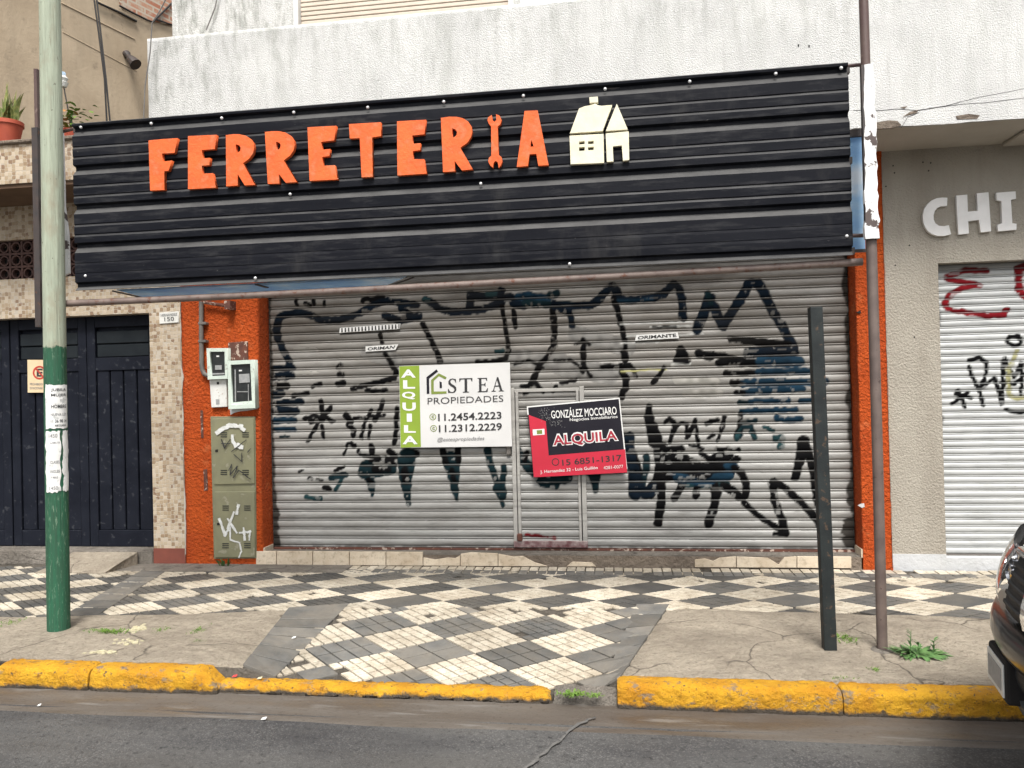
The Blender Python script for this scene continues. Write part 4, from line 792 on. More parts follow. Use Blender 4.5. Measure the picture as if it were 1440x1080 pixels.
# no parking plate on the gate
npk = plate('no_parking_plate', [[(38.5, 506), (62.5, 506), (63, 552), (39, 552)]], YG-.045, .006, MT['npark'], None); tag(npk, 'cream no parking plate with red ring on the gate', 'sign')
def ringpx(cx, cy, ro, ri, n=28, ex=1.): return [[(cx+ro*ex*math.cos(2*math.pi*k/n), cy+ro*math.sin(2*math.pi*k/n)) for k in range(n)], [(cx+ri*ex*math.cos(2*math.pi*k/n), cy+ri*math.sin(2*math.pi*k/n)) for k in range(n)]]
plate('red_ring', ringpx(55.5, 524, 9.5, 7.3), YG-.0475, .001, MT['park_red'], npk); text('letter_e', 'E', [(51.5, 518.5), (60, 518.5), (60, 529.5), (51.5, 529.5)], YG-.0474, MT['ink'], npk, .03)
plate('red_bar', [[(49, 518.5), (50.5, 517), (62, 530), (60.5, 531)]], YG-.0482, .001, MT['park_red'], npk)
text('prohibition_line', 'PROHIBIDO', [(42, 538.5), (60, 538.5), (60, 541.8), (42, 541.8)], YG-.0474, MT['ink_grey'], npk, .01); text('parking_line', 'ESTACIONAR', [(42, 544), (60, 544), (60, 547.5), (42, 547.5)], YG-.0474, MT['ink_grey'], npk, .01)

# ---- right: grey-beige shop
rh = empty('corner_shop', (4, .3, 0), 'grey beige shop with white letters and pale graffitied shutter at right', 'building')
XN0 = W(1327, 600, .0)[0]; zN1 = W(1380, 367, .0)[2]
wallbox('pier', X_PR1+.002, XN0, .02, .5, .13, 3.57, 'beige', rh); wallbox('header_wall', XN0, 11, .021, .5, zN1, 3.57, 'beige', rh); wallbox('far_pier', XN0+2.9, 11, .0215, .5, .1, zN1, 'beige', rh)
wallbox('painted_base', X_PR1+.002, XN0-.002, .012, .5, -.02, .13, 'plaster_base', rh); wallbox('painted_base', XN0-.002, 11, .03, .5, -.02, .098, 'plaster_base', rh)
sh2 = MB().box(XN0+.001, XN0+.03, .17, .25, .1, zN1).build('roller_shutter', MT['frame'], rh)
zb = .10
while zb < zN1-.02:
    P, C_ = slat_grid(XN0+.004, XN0+2.9, zb, .0605, .13, .0125, GRAF_R, .18, 0, lambda X, Z, T: np.maximum(np.clip((.02+.12*(fbm(X*.4, Z, 3., 11.)-.42)-(X-XN0))/.02, 0, 1)*.85, np.clip(1-np.abs(Z-(zN1-.03))/.07, 0, 1)*.55)); grid_mesh('slat', P, MT['slat2'], sh2, True, C_); zb += .0605
MB().box(XN0+.004, XN0+2.9, .115, .15, .098, .112).build('bottom_bar', MT['conduit'], sh2)
cz = lambda L: [(1100+x/3.857, 200+y/3.857) for x, y in L]
for nm, L in (('letter_c', [(895, 302), (868, 301), (840, 304), (812, 316), (790, 335), (772, 362), (764, 395), (766, 430), (776, 458), (790, 480), (812, 497), (842, 507), (880, 507), (915, 498), (903, 451), (880, 456), (850, 454), (830, 440), (821, 420), (820, 395), (827, 372), (842, 354), (860, 346), (893, 344)]), ('letter_h', [(946, 290), (1003, 285), (1006, 378), (1062, 372), (1058, 278), (1118, 272), (1132, 482), (1078, 488), (1068, 420), (1008, 427), (1012, 493), (957, 500)]), ('letter_i', [(1163, 275), (1265, 267), (1267, 305), (1240, 312), (1247, 440), (1270, 443), (1270, 473), (1172, 482), (1170, 448), (1195, 440), (1190, 318), (1165, 312)])):
    plate(nm, [cz(L)], -.012, .028, MT['letter_white'], rh, .002)
MB().box(W(1425, 185, -.2)[0], W(1460, 185, -.2)[0], -.35, -.02, 3.52, 3.549).build('soffit_vent', MT['soffit'], rh, bevel=.006)

# ================================================================== THE SIGN
YS = -1.98
sg = empty('shop_sign', (-1.1, YS, 2.3), 'long black corrugated sign reading FERRETERIA with cream house emblem', 'sign')
xs0, xs1 = W(104, 290, YS)[0], W(1196, 220, YS)[0]; zs1, zs0 = W(650, 131, YS)[2], W(650, 383.5, YS)[2]
def corr():
    pr = [(zs1, 0.), (zs1-.004, -.002)]; per = (zs1-zs0-.078)/4
    for k in range(5):
        zc = zs1-.070-k*per
        pr += [(zc+.054, 0), (zc+.044, .030), (zc+.020, .030), (zc-.020, 0)] if k < 4 else [(zc+.050, 0.), (zc+.040, .026), (zc+.016, .026), (zc-.010, .002), (zs0, .0)]
        if k < 4:
            for fr in (.36, .62):
                zz = zc-per*fr; dd = .0060 if k < 3 else .0022; pr += [(zz+.010, 0), (zz+.006, dd), (zz+.003, dd), (zz-.012, 0)]
    nx = 150; xs = np.linspace(xs0, xs1, nx); P = np.zeros((len(pr), nx, 3))
    for i, (z, y) in enumerate(pr):
        P[i, :, 0] = xs; P[i, :, 1] = YS+y+.012*(fbm(xs, z, 1., 1.1)-.5)+.006*(fbm(xs, z*3, 1., 4.)-.5); P[i, :, 2] = z+.004*(fbm(xs, z*.5, 6., .9)-.5)
    o_ = grid_mesh('corrugated_panel', P, MT['sheet'], sg, smooth=False); m = o_.modifiers.new('t', 'SOLIDIFY'); m.thickness = .002; m.offset = -1
corr()
c5 = lambda L: [(180+x/3.789, 100+y/3.789) for x, y in L]; c6 = lambda L: [(540+x/3.789, 100+y/3.789) for x, y in L]
YL = YS-.030
for nm, cv, Ls in (
 ('letter_f', c5, [[(110, 370), (186, 363), (262, 358), (247, 435), (180, 438), (183, 484), (232, 477), (215, 530), (192, 533), (193, 632), (118, 636)]]),
 ('letter_e', c5, [[(320, 347), (470, 340), (462, 414), (392, 420), (396, 466), (435, 463), (433, 500), (392, 503), (394, 547), (450, 545), (468, 620), (320, 628)]]),
 ('letter_r', c5, [[(522, 342), (560, 337), (592, 337), (625, 344), (650, 360), (667, 385), (671, 408), (665, 437), (645, 466), (612, 490), (675, 605), (622, 608), (583, 545), (584, 608), (524, 613)], [(573, 388), (592, 394), (601, 407), (598, 425), (585, 436), (575, 438)]]),
 ('letter_r', c5, [[(730, 325), (770, 321), (805, 321), (838, 328), (866, 345), (883, 370), (887, 393), (881, 422), (862, 450), (828, 475), (898, 590), (840, 594), (803, 545), (806, 598), (745, 600)], [(788, 375), (805, 380), (814, 392), (811, 410), (800, 419), (790, 422)]]),
 ('letter_e', c5, [[(957, 300), (1108, 292), (1098, 368), (1028, 376), (1034, 420), (1075, 416), (1072, 452), (1034, 456), (1038, 505), (1100, 502), (1116, 576), (968, 584)]]),
 ('letter_t', c5, [[(1178, 283), (1345, 273), (1348, 345), (1300, 352), (1303, 562), (1245, 565), (1235, 356), (1182, 358)]]),
 ('letter_e', c6, [[(70, 268), (222, 260), (215, 335), (150, 342), (152, 388), (193, 385), (193, 420), (152, 425), (155, 470), (212, 470), (227, 545), (72, 555)]]),
 ('letter_r', c6, [[(304, 250), (345, 244), (385, 244), (420, 252), (446, 268), (463, 292), (469, 320), (463, 350), (445, 380), (405, 407), (472, 522), (415, 528), (375, 475), (378, 533), (315, 537)], [(362, 303), (380, 309), (390, 323), (387, 341), (376, 352), (363, 355)]]),
 ('wrench_letter', c6, [[(556, 246), (572, 236), (576, 262), (588, 271), (600, 262), (598, 231), (615, 238), (625, 260), (620, 282), (605, 294), (608, 445), (624, 458), (629, 480), (624, 498), (612, 514), (606, 484), (593, 477), (582, 490), (581, 513), (566, 502), (556, 480), (560, 462), (573, 450), (571, 294), (558, 278), (552, 260)]]),
 ('letter_a', c6, [[(750, 213), (817, 210), (876, 500), (823, 503), (812, 440), (775, 442), (766, 505), (708, 509)], [(785, 362), (799, 402), (777, 404)]])):
    plate(nm, [cv(L) for L in Ls], YL, .028, MT['letter_orange'], sg, .0015)
em = empty('house_emblem', tuple(W(843, 190, YL))); em.parent = sg; em.location = Vector(W(843, 190, YL))-Vector(sg.location)
for nm, Ls in (('chimney', [[(1095, 140), (1138, 137), (1140, 165), (1097, 168)]]), ('roof', [[(992, 330), (1040, 200), (1070, 188), (1095, 184), (1125, 174), (1140, 183), (1160, 186), (1213, 181), (1165, 318)]]), ('gable', [[(1183, 318), (1240, 177), (1298, 310)]]),
 ('wall', [[(990, 345), (1168, 335), (1172, 488), (995, 495)], [(1038, 375), (1070, 371), (1070, 389), (1038, 392)], [(1086, 373), (1118, 370), (1118, 388), (1086, 390)], [(1038, 405), (1070, 402), (1070, 424), (1038, 427)], [(1086, 404), (1118, 402), (1118, 420), (1086, 423)]]),
 ('porch', [[(1183, 333), (1302, 322), (1306, 472), (1274, 476), (1268, 395), (1218, 400), (1222, 480), (1188, 483)]])):
    plate(nm, [c6(L) for L in Ls], YL, .028, MT['letter_cream'], em, .0015)
scr = None
for px, py in ((113.6, 179), (212.5, 173.6), (311.7, 166), (413, 158), (517, 151), (624, 143), (736, 134.5), (851, 125), (970, 114.5), (1091, 103.5), (1183, 95.5), (408, 273), (676, 258), (120, 388), (359, 391), (801, 371), (1191, 332)):
    p_ = W(px, py, YS-.004)
    if scr is None:
        scr = MB().lathe((0, 0, 0), [(.0, .008), (.005, .007), (.0085, .0045), (.0105, 0), (.0105, -.004)], 10); me_ = bpy.data.meshes.new('screw'); me_.from_pydata([(x, -z, y) for x, y, z in scr.v], [], scr.f); me_.materials.append(MT['screw'])
    o_ = link_mesh('screw', me_, None, sg); o_.location = Vector(p_)-Vector(sg.location)
fr = MB()
for z in (zs1-.03, (zs0+zs1)/2, zs0+.03): fr.box(xs0-.02 if z > 3 else xs0+.02, xs1+.02, YS+.032, YS+.072, z-.02, z+.02)
for px in (178, 362, 575, 800, 1000, 1180): xx = W(px, 300, YS)[0]; fr.box(xx-.02, xx+.02, YS+.074, YS+.114, zs0+.02, zs1-.01)
fr.build('sign_frame', MT['frame'], sg)
# sky-printed canvas left under and beside the sign
zc = zs0-.004
pts = [G(178, 410.5, zc), G(362, 402, zc), G(578, 392.5, zc), G(533, 405.5, zc), G(362, 412, zc), G(207, 419, zc)]
ym = YS+.036
p0, p1, p2 = pts[0], pts[2], pts[3]
bl_ = MB().slab([(p0[0], ym), (p1[0], ym), (p2[0], max(p2[1], ym+.06)), (pts[5][0], max(pts[5][1], ym+.12))], zc-.002, zc+.004).build('canvas_soffit', MT['blue'], sg)
xx = W(362, 405, YS+.05)[0]; MB().box(xx-.012, xx+.012, ym, ym+.16, zc-.010, zc-.003).build('soffit_bar', MT['frame'], sg)
MB().tube([(p1[0]+.05, ym, zc-.006), (p2[0], max(p2[1], ym+.06), zc-.006), (pts[5][0], max(pts[5][1], ym+.12), zc-.006), (p0[0]-.03, ym, zc-.006)], .006, 6).build('soffit_edge', MT['frame'], sg)
xr = W(1217, 270, YS+.09)[0]; za, zb_ = W(1206, 191, YS+.09)[2], W(1206, 350, YS+.09)[2]
MB().box(xs1-.35, xr, YS+.12, YS+.128, zb_, za).build('canvas_panel', MT['blue'], sg)
fm = MB().box(xs1-.35, xr, YS+.10, YS+.119, za, za+.045).build('canvas_frame', MT['frame'], sg); MB().box(xs1-.35, xr, YS+.10, YS+.119, zb_-.018, zb_).build('canvas_frame', MT['frame'], sg)
# peeling white end casings
YE = YS-.135; cs = MB(); e0 = [W(x, y, YE+.02) for x, y in ((1215, 91), (1233, 88), (1237, 335), (1217, 336))]
n_ = 30; fx0 = np.linspace(e0[0][0], e0[3][0], n_); fx1 = np.linspace(e0[0][0]+.055, e0[2][0], n_); zz = np.linspace(e0[0][2], e0[3][2], n_)
jl = .010*(vnoise(zz, 1., 0., 18.)-.5); jr = .016*(vnoise(zz, 2., 0., 22.)-.5)
Pm = np.stack([np.stack([fx0+jl, np.full(n_, YE+.055), zz], -1), np.stack([fx0+jl, np.full(n_, YE+.02), zz], -1), np.stack([(fx0+fx1)/2, np.full(n_, YE+.012), zz], -1), np.stack([fx1+jr, np.full(n_, YE+.02), zz], -1), np.stack([fx1+jr, np.full(n_, YE+.16), zz], -1)], 0)
grid_mesh('end_casing', Pm, MT['peel'], sg, smooth=False)
MB().box(e0[0][0]-.016, e0[0][0]-.002, YE+.02, YE+.05, e0[3][2], e0[0][2]).build('casing_edge', MT['frame'], sg)
l0, l1 = W(50, 182, YS+.10), W(62, 460, YS+.10)
MB().box(l0[0], l0[0]+.045, YS+.06, YS+.2, l1[2], l0[2]).build('casing_edge', MT['frame'], sg)
la = [W(x, y, YS+.12) for x, y in ((60, 182), (88, 182), (90, 250), (91, 290), (96, 330), (97.5, 384), (92, 387), (60, 400))]
MB().prism([(p[0], p[2]) for p in la], YS+.115, YS+.135).build('end_casing', MT['peel'], sg)
br = W(53, 140, YS+.12); MB().box(br[0]-.012, br[0]+.012, YS+.10, YS+.14, l0[2]-.02, W(53, 98, YS+.12)[2]).build('upright_bar', MT['brown'], sg)
for px0, py0, px1, py1 in ((1190, 93, 1216, 90.5), (1196, 331.5, 1220, 331)):
    a, c = W(px0, py0, YS+.04), W(px1, py1, YS+.04); MB().tube([a, c], .012, 8).build('bracket', MT['brown'], sg)
a, c = W(80, 187, YS+.08), W(108, 180, YS+.05); MB().tube([a, c], .012, 8).build('bracket', MT['brown'], sg)

# ---- rail and posts
tb = MB(); xa = np.linspace(W(94, 427, -1.93)[0]-.1, W(1215, 368, -1.93)[0]-.01, 30); za_, zb2 = W(94, 427, -1.93)[2], W(1215, 368, -1.93)[2]
tb.tube([(x, -1.93+.004*math.sin(x*2), za_+(zb2-za_)*i/29-.012*math.sin(math.pi*i/29)) for i, x in enumerate(xa)], .023, 14); rail = tb.build('awning_rail', MT['tube'], None, smooth=True); tag(rail, 'rusty pinkish steel tube running under the black sign', 'rail')
xbp = float(G(1242, 917)[0]); ybp = -2.05
bpst = empty('steel_post', (xbp, ybp, 0), 'tall brown steel post before the right orange pillar', 'post')
zj = W(1222, 92, ybp)[2]
MB().tube([(xbp, ybp, -.02), (xbp+.004, ybp, 1.2), (xbp+.002, ybp, W(1224, 335, ybp)[2])], .030, 16).build('lower_pipe', MT['greypost'], bpst, smooth=True)
MB().tube([(xbp+.002, ybp, W(1224, 335, ybp)[2]-.02), (xbp-.004, ybp+.02, 5.6)], .027, 14).build('upper_pipe', MT['brown'], bpst, smooth=True)
MB().lathe((xbp, ybp, 0), [(.07, .001), (.06, .012), (.036, .02)], 14).build('base_mortar', MT['conc2'], bpst)
xk0 = G(1168, 916); tp = W(1146, 432, -2.05)
bk = MB(); w_ = .036; dx_ = tp[0]-xk0[0]
bk.add([(xk0[0]+sx*w_, -2.05+sy*w_, -.02) for sx, sy in ((-1, -1), (1, -1), (1, 1), (-1, 1))]+[(tp[0]+sx*w_, -2.05+sy*w_, tp[2]) for sx, sy in ((-1, -1), (1, -1), (1, 1), (-1, 1))], [(0, 1, 5, 4), (1, 2, 6, 5), (2, 3, 7, 6), (3, 0, 4, 7), (4, 5, 6, 7)])
bkp = bk.build('leaning_post', MT['blackpost'], None, bevel=.004, seg=2); tag(bkp, 'black square steel post leaning left near the kerb', 'post')
# ---- wooden utility pole with bills
pb_ = W(83, 897, -2.0); pt_ = W(70, 0, -2.0)
pole = empty('utility_pole', (pb_[0], -2.0, 0), 'round wooden utility pole painted green at the bottom', 'pole')
sl_ = (pt_[0]-pb_[0])/pt_[2]; px_ = lambda z: pb_[0]+sl_*z
zs_ = np.linspace(-.03, 7.5, 120); th = np.linspace(0, 2*math.pi, 41); TH, ZZ = np.meshgrid(th, zs_)
R_ = .0725-.0010*ZZ+.0035*(fbm(np.cos(TH)*2, np.sin(TH)*2, ZZ*.6, 1.5)-.5)+.002*(fbm(np.cos(TH)*9, np.sin(TH)*9, ZZ*.4, 1.)-.5); R_[:, -1] = R_[:, 0]
grid_mesh('pole_shaft', np.stack([px_(ZZ)+R_*np.cos(TH), -2.0+R_*np.sin(TH), ZZ], -1), MT['pole'], pole)
zp = lambda py: float(W(80, py, -2.07)[2])
af = math.atan2(-CAM_D+2.0, 0-pb_[0])                      # direction from the pole to the street opposite
def wrap(u0, u1, z0, z1, r=.0772):                           # u across the front, -1 to 1
    def f(u, v):
        t = af+(u0+(u1-u0)*u)*1.0; z = z0+(z1-z0)*v; return np.stack([px_(z)+r*np.cos(t), -2.0+r*np.sin(t), z], -1)
    return f
def bill(name, u0, u1, y0, y1, seed, rag=.12):
    nu, nz = 18, 22; U, V = np.meshgrid(np.linspace(0, 1, nu), np.linspace(0, 1, nz)); e = rag*(fbm(V, seed, 1., 9.)-.5)
    uu = U*(1+0*V); a = u0+e*1.; b_ = u1+rag*(fbm(V, seed+3, 1., 9.)-.5); zt, zb3 = zp(y0)+.02*(fbm(U, seed+8, 2., 8.)-.5), zp(y1)+.03*(fbm(U, seed+9, 2., 8.)-.5)
    t = af+a+(b_-a)*uu; z = zb3+(zt-zb3)*V; r = .0755+.0008*fbm(U, V, seed, 6.)
    o_ = grid_mesh(name, np.stack([px_(z)+r*np.cos(t), -2.0+r*np.sin(t), z], -1), MT['paper'], pole); return o_
bl1 = bill('pasted_bill', -.9, 1.15, 541, 602, 1); bl2 = bill('pasted_bill', -.95, .35, 606, 692, 4, .3); bl3 = bill('pasted_bill', .55, 1.2, 606, 692, 9, .35)
for s_, a, c, u0, u1, m_ in (('JUBILA', 546, 551, -.35, .95, 'ink'), ('MUJER', 553.5, 558.5, -.35, .95, 'ink'), ('Y', 561.5, 566, .35, .48, 'ink'), ('HOMBRE', 569, 574, -.35, .95, 'ink'), ('NUEVA LEY', 581, 585, -.4, .95, 'ink_grey'), ('11 36 98 14', 590, 594.5, -.4, .95, 'ink'), ('ABOGADA', 597, 600, -.1, .9, 'ink')):
    text('bill_line', s_, None, 0, MT[m_], bl1, .015, warp=wrap(u0, u1, zp(c), zp(a)))
for s_, a, c, u0, u1 in (('1450', 610, 615.5, -.6, .1), ('LLAMA YA', 621, 624, -.5, .3), ('1450', 684, 689, -.6, .1), ('CLASES', 648, 652, -.5, .25), ('INGLES', 661, 665, -.5, .25), ('Y MAS', 670, 673, -.5, .1)): text('bill_line', s_, None, 0, MT['ink_grey'], bl2, .015, warp=wrap(u0, u1, zp(c), zp(a)))

# ================================================================== BOARDS ON THE SHUTTER
YB = SHY-.055
def cD(L): return [(560+x/7.717, 500+y/7.717) for x, y in L]
b1 = plate('rental_board', [cD([(10, 115), (1210, 75), (1235, 985), (25, 1000)])], YB, .012, MT['board_white'], None); tag(b1, 'white rental board with green stripe hung on grey shutter', 'sign')
plate('green_stripe', [cD([(12, 117), (228, 109), (246, 992), (27, 999)])], YB-.0012, .001, MT['board_green'], b1)
yt = YB-.0030; yt2 = YB-.0024
qd = lambda x0, y0, x1, y1, k=-.036: cD([(x0, y0), (x1, y0+k*(x1-x0)), (x1+(y1-y0)*.015, y1+k*(x1-x0)), (x0+(y1-y0)*.015, y1)])
def serif(nm, loops, x0, y0, w, h, k=-.03):
    return plate(nm, [cD([(x0+u*w+(v*h)*.012, y0+v*h+k*u*w) for u, v in L]) for L in loops], yt2, .0012, MT['ink'], b1)
for ch, (x0, y0, x1, y1) in zip('ALQUILA', ((30, 150, 190, 240), (52, 268, 182, 360), (40, 392, 185, 476), (45, 510, 190, 600), (92, 630, 148, 718), (62, 755, 190, 838), (45, 872, 210, 962))):
    text('stripe_letter', ch, qd(x0, y0, x1, y1, 0), YB-.0036, MT['ink_white'], b1, .035)
plate('house_mark_dark', [cD([(306, 235), (415, 150), (432, 172), (334, 250), (338, 415), (310, 415)])], yt2, .0012, MT['board_navy'], b1)
plate('house_mark_green', [cD([(356, 265), (440, 192), (525, 235), (512, 258), (440, 222), (384, 275), (386, 390), (525, 388), (525, 412), (358, 420)])], yt2, .0012, MT['olive'], b1)
plate('house_mark_window', [cD([(448, 278), (472, 290), (475, 352), (450, 354)])], yt2, .0012, MT['board_navy'], b1)
serif('letter_s', [[(.95, .04), (.97, .30), (.92, .30), (.78, .12), (.55, .06), (.36, .12), (.32, .24), (.42, .35), (.75, .48), (.97, .62), (1., .80), (.82, .96), (.50, 1.), (.22, .97), (.05, .99), (.03, .70), (.09, .70), (.24, .88), (.50, .94), (.72, .88), (.78, .76), (.66, .64), (.32, .52), (.10, .38), (.08, .20), (.26, .05), (.55, 0), (.78, .04)]], 535, 250, 95, 158)
serif('letter_t', [[(0, 0), (1, 0), (1.0, .24), (.95, .24), (.88, .08), (.60, .07), (.60, .93), (.74, .96), (.74, 1), (.26, 1), (.26, .96), (.40, .93), (.40, .07), (.12, .08), (.05, .24), (0, .24)]], 662, 248, 142, 155)
serif('letter_e', [[(0, 0), (.92, 0), (.94, .22), (.88, .22), (.78, .07), (.38, .07), (.38, .45), (.64, .45), (.72, .34), (.77, .34), (.77, .62), (.72, .62), (.64, .52), (.38, .52), (.38, .93), (.80, .93), (.94, .74), (1., .74), (.95, 1), (0, 1), (0, .96), (.14, .93), (.14, .07), (0, .04)]], 860, 244, 112, 154)
serif('letter_a', [[(.46, 0), (.56, 0), (.88, .92), (1, .96), (1, 1), (.58, 1), (.58, .96), (.70, .93), (.60, .66), (.28, .66), (.20, .93), (.34, .96), (.34, 1), (0, 1), (0, .96), (.12, .92)], [(.45, .20), (.31, .58), (.58, .58)]], 1010, 236, 135, 156)
text('agency_line', 'PROPIEDADES', qd(318, 460, 1140, 530), YB-.0036, MT['ink'], b1, -.005)
text('phone_line', '11.2454.2223', qd(432, 632, 1120, 712), YB-.0036, MT['ink'], b1, .018); text('phone_line', '11.2312.2229', qd(440, 755, 1125, 835), YB-.0036, MT['ink'], b1, .018)
for cx, cy in ((375, 665), (383, 790)): plate('phone_icon', [cD(L) for L in ringpx(cx, cy, 36, 29)], yt2, .0012, MT['olive'], b1); text('phone_icon', 'c', cD([(cx-14, cy-15), (cx+14, cy-16), (cx+14, cy+14), (cx-14, cy+15)]), YB-.0036, MT['olive'], b1, .02)
text('web_line', '@esteapropiedades', qd(425, 890, 935, 945, -.03), YB-.0036, MT['ink_grey'], b1, .005, shear=.25)
def cE(L): return [(730+x/8.306, 550+y/8.306) for x, y in L]
YB2 = SHY-.075
b2 = plate('rental_board', [cE([(92, 180), (1172, 78), (1262, 955), (170, 1008)])], YB2, .012, MT['board_navy'], None); tag(b2, 'black and red rental board hung crooked on grey shutter', 'sign')
plate('white_edge', [cE([(90, 178), (1174, 76), (1264, 905), (1248, 906), (1164, 92), (104, 192), (112, 275), (98, 276)])], YB2-.0006, .001, MT['ink_white'], b2)
plate('red_field', [cE([(112, 278), (312, 352), (345, 752), (1238, 680), (1258, 905), (1262, 950), (172, 1006)])], YB2-.0016, .001, MT['board_red'], b2)
qe = lambda x0, y0, x1, y1, k=-.085: cE([(x0, y0), (x1, y0+k*(x1-x0)), (x1+(y1-y0)*.09, y1+k*(x1-x0)), (x0+(y1-y0)*.09, y1)])
text('agency_name', 'GONZÁLEZ MOCCIARO', qe(368, 205, 1132, 322, -.064), YB2-.0040, MT['ink_white'], b2, .012)
text('agency_line', 'Negocios Inmobiliarios', qe(590, 318, 1148, 362, -.07), YB2-.0040, MT['ink_white'], b2, .01)
for d_, m_, b_ in ((-.0030, 'ink_white', .075), (-.0046, 'ink_red', .02)):
    t_ = 18 if m_ == 'ink_white' else 0
    text('rent_word', 'ALQUILA', qe(392-t_*.8, 520-t_, 1138+t_*.8, 655+t_*.9, -.085), YB2+d_, MT[m_], b2, b_)
text('phone_line', '15 6851-1317', qe(500, 800, 1195, 872, -.085), YB2-.0040, MT['ink'], b2, .012)
text('address_line', 'J. Hernandez 32 - Luis Guillón', qe(245, 925, 915, 972, -.075), YB2-.0040, MT['ink_white'], b2, .008); text('phone_line', '4281-0077', qe(985, 878, 1215, 915, -.075), YB2-.0040, MT['ink_white'], b2, .0)
plate('phone_icon', [cE(L) for L in ringpx(425, 828, 44, 34)], YB2-.0030, .0012, MT['ink'], b2); plate('small_label', [cE([(158, 448), (295, 440), (298, 508), (162, 518)])], YB2-.0030, .0012, MT['ink_white'], b2); plate('label_mark', [cE([(205, 458), (268, 454), (270, 498), (208, 503)])], YB2-.0042, .001, MT['olive'], b2)
random.seed(3); dots = MB()
for i in range(150):
    t = random.random(); x = 235+t*240+random.gauss(0, 40); y = 185+t*190+random.gauss(0, 45); s_ = random.uniform(4, 9)
    if y < 175+(-.085)*(x-92)+35 or y > 560 or x < 215: continue
    if x > 355 and y > 205 and y < 330 and x > 365: continue
    q = [W(730+a/8.306, 550+b_/8.306, YB2-.0028) for a, b_ in ((x, y), (x+s_, y), (x+s_, y+s_), (x, y+s_))]; dots.add([tuple(p) for p in q], [(3, 2, 1, 0)])
dots.build('pixel_pattern', MT['ink_grey'], b2)

# worn stickers high on the shutter
YK = SHY-.024
def sticker(quad, label, n, txt=None):
    st_ = plate('sticker', [quad], YK, .004, MT['paper'], None); tag(st_, label, 'sticker'); TL, TR, BR, BL_ = [np.array(q, float) for q in quad]
    for i in range(n):
        u = (i+.25)/n; w_ = .5/n; a_ = TL+(TR-TL)*(u+.01); c_ = TL+(TR-TL)*min(u+w_, 1); d_ = BL_+(BR-BL_)*min(u+w_+.35/n, .995); e_ = BL_+(BR-BL_)*(u+.35/n); plate('hatch_stripe', [[tuple(a_*.92+e_*.08), tuple(c_*.92+d_*.08), tuple(d_*.92+c_*.08), tuple(e_*.92+a_*.08)]], YK-.0016, .001, MT['ink'], st_)
    if txt: text('sticker_word', txt, [tuple(TL*.78+BL_*.22+(3, 0)), tuple(TR*.78+BR*.22-(3, 0)), tuple(BR*.8+TR*.2-(3, 0)), tuple(BL_*.8+TL*.2+(3, 0))], YK-.0016, MT['ink'], st_, .03)
sticker([(478, 461), (563, 455), (562, 462.5), (477, 468)], 'hatched warning strip high on the shutter above the white board', 18)
sticker([(514, 487), (560, 484), (556, 492), (514, 494.5)], 'small white sticker just above the white rental board', 0, 'ORIMAN')
sticker([(895, 471), (953, 467), (955, 475.5), (893, 479)], 'small white sticker high on the shutter right of centre', 0, 'ORIMANTE')

# ================================================================== METERS, CABINET, CONDUIT ON THE LEFT PILLAR
def wb(name, L, y0, y1, mat, parent, bevel=.004): return MB().prism([Pw(x, y, y0) for x, y in L], y0, y1).build(name, MT[mat], parent, bevel=bevel)
def cM(L): return [(285+x/9.82, 480+y/9.82) for x, y in L]
def meter(name, outer, inner, label, extras, glassmat='meter_in'):
    c = W(*cM([outer[2]])[0], 0.); m = empty(name, tuple(c), label, 'meter box', 'meter boxes on the left pillar')
    me = curve_mesh([[Pw(x, y, -.07) for x, y in cM(outer)], [Pw(x, y, -.07) for x, y in cM(inner)]], .085, .003)
    a = np.empty(len(me.vertices)*3, np.float32); me.vertices.foreach_get('co', a); a = a.reshape(-1, 3); me.vertices.foreach_set('co', np.ascontiguousarray(np.stack([a[:, 0], -.03-a[:, 2], a[:, 1]], 1)).ravel()); me.materials.clear(); me.update()
    link_mesh('box_frame', me, MT['meter'], m)
    wb('window', inner, -.055, -.05, glassmat, m, 0) if False else MB().prism([Pw(x, y, -.052) for x, y in cM(inner)], -.052, -.03).build('window', MT[glassmat], m)
    for nm, L, mt in extras: MB().prism([Pw(x, y, -.058) for x, y in cM(L)], -.058, -.0535).build(nm, MT[mt], m)
    return m
meter('meter_box', [(60, 100), (340, 98), (345, 515), (75, 525)], [(98, 140), (308, 138), (315, 475), (118, 485)], 'smaller pale green meter box on orange pillar beside the conduit', [('meter_dial', [(170, 330), (260, 330), (262, 392), (172, 392)], 'meter_grey'), ('seal_tag', [(190, 195), (225, 195), (225, 215), (190, 215)], 'ink_white'), ('meter_rim', [(120, 440), (300, 436), (300, 455), (122, 462)], 'meter_grey')])
meter('meter_box', [(352, 275), (710, 258), (728, 918), (362, 935)], [(388, 320), (662, 305), (690, 862), (405, 880)], 'larger pale green meter box above the olive cabinet', [('meter_dial', [(500, 455), (645, 445), (650, 565), (505, 575)], 'meter_grey'), ('seal_tag', [(500, 395), (540, 393), (540, 412), (500, 414)], 'ink_white'), ('inner_panel', [(475, 690), (632, 690), (634, 700), (475, 702)], 'meter_grey'), ('inner_panel', [(440, 390), (456, 388), (460, 830), (444, 832)], 'meter_grey'), ('inner_panel', [(625, 590), (633, 590), (635, 830), (627, 830)], 'meter_grey'), ('base_wire', [(405, 845), (685, 820), (688, 862), (407, 878)], 'meter')])
cv = wb('meter_cover', cM([(92, 535), (325, 525), (335, 905), (118, 915)]), -.035, .01, 'meter_white', None); tag(cv, 'blank white cover plate under the smaller meter box', 'cover plate')
for L in ([(195, 560), (225, 560), (225, 595), (195, 595)], [(180, 800), (232, 800), (232, 870), (185, 872)]): wb('knockout', cM(L), -.037, -.034, 'dark' if L[0][1] < 600 else 'meter_grey', cv, 0)
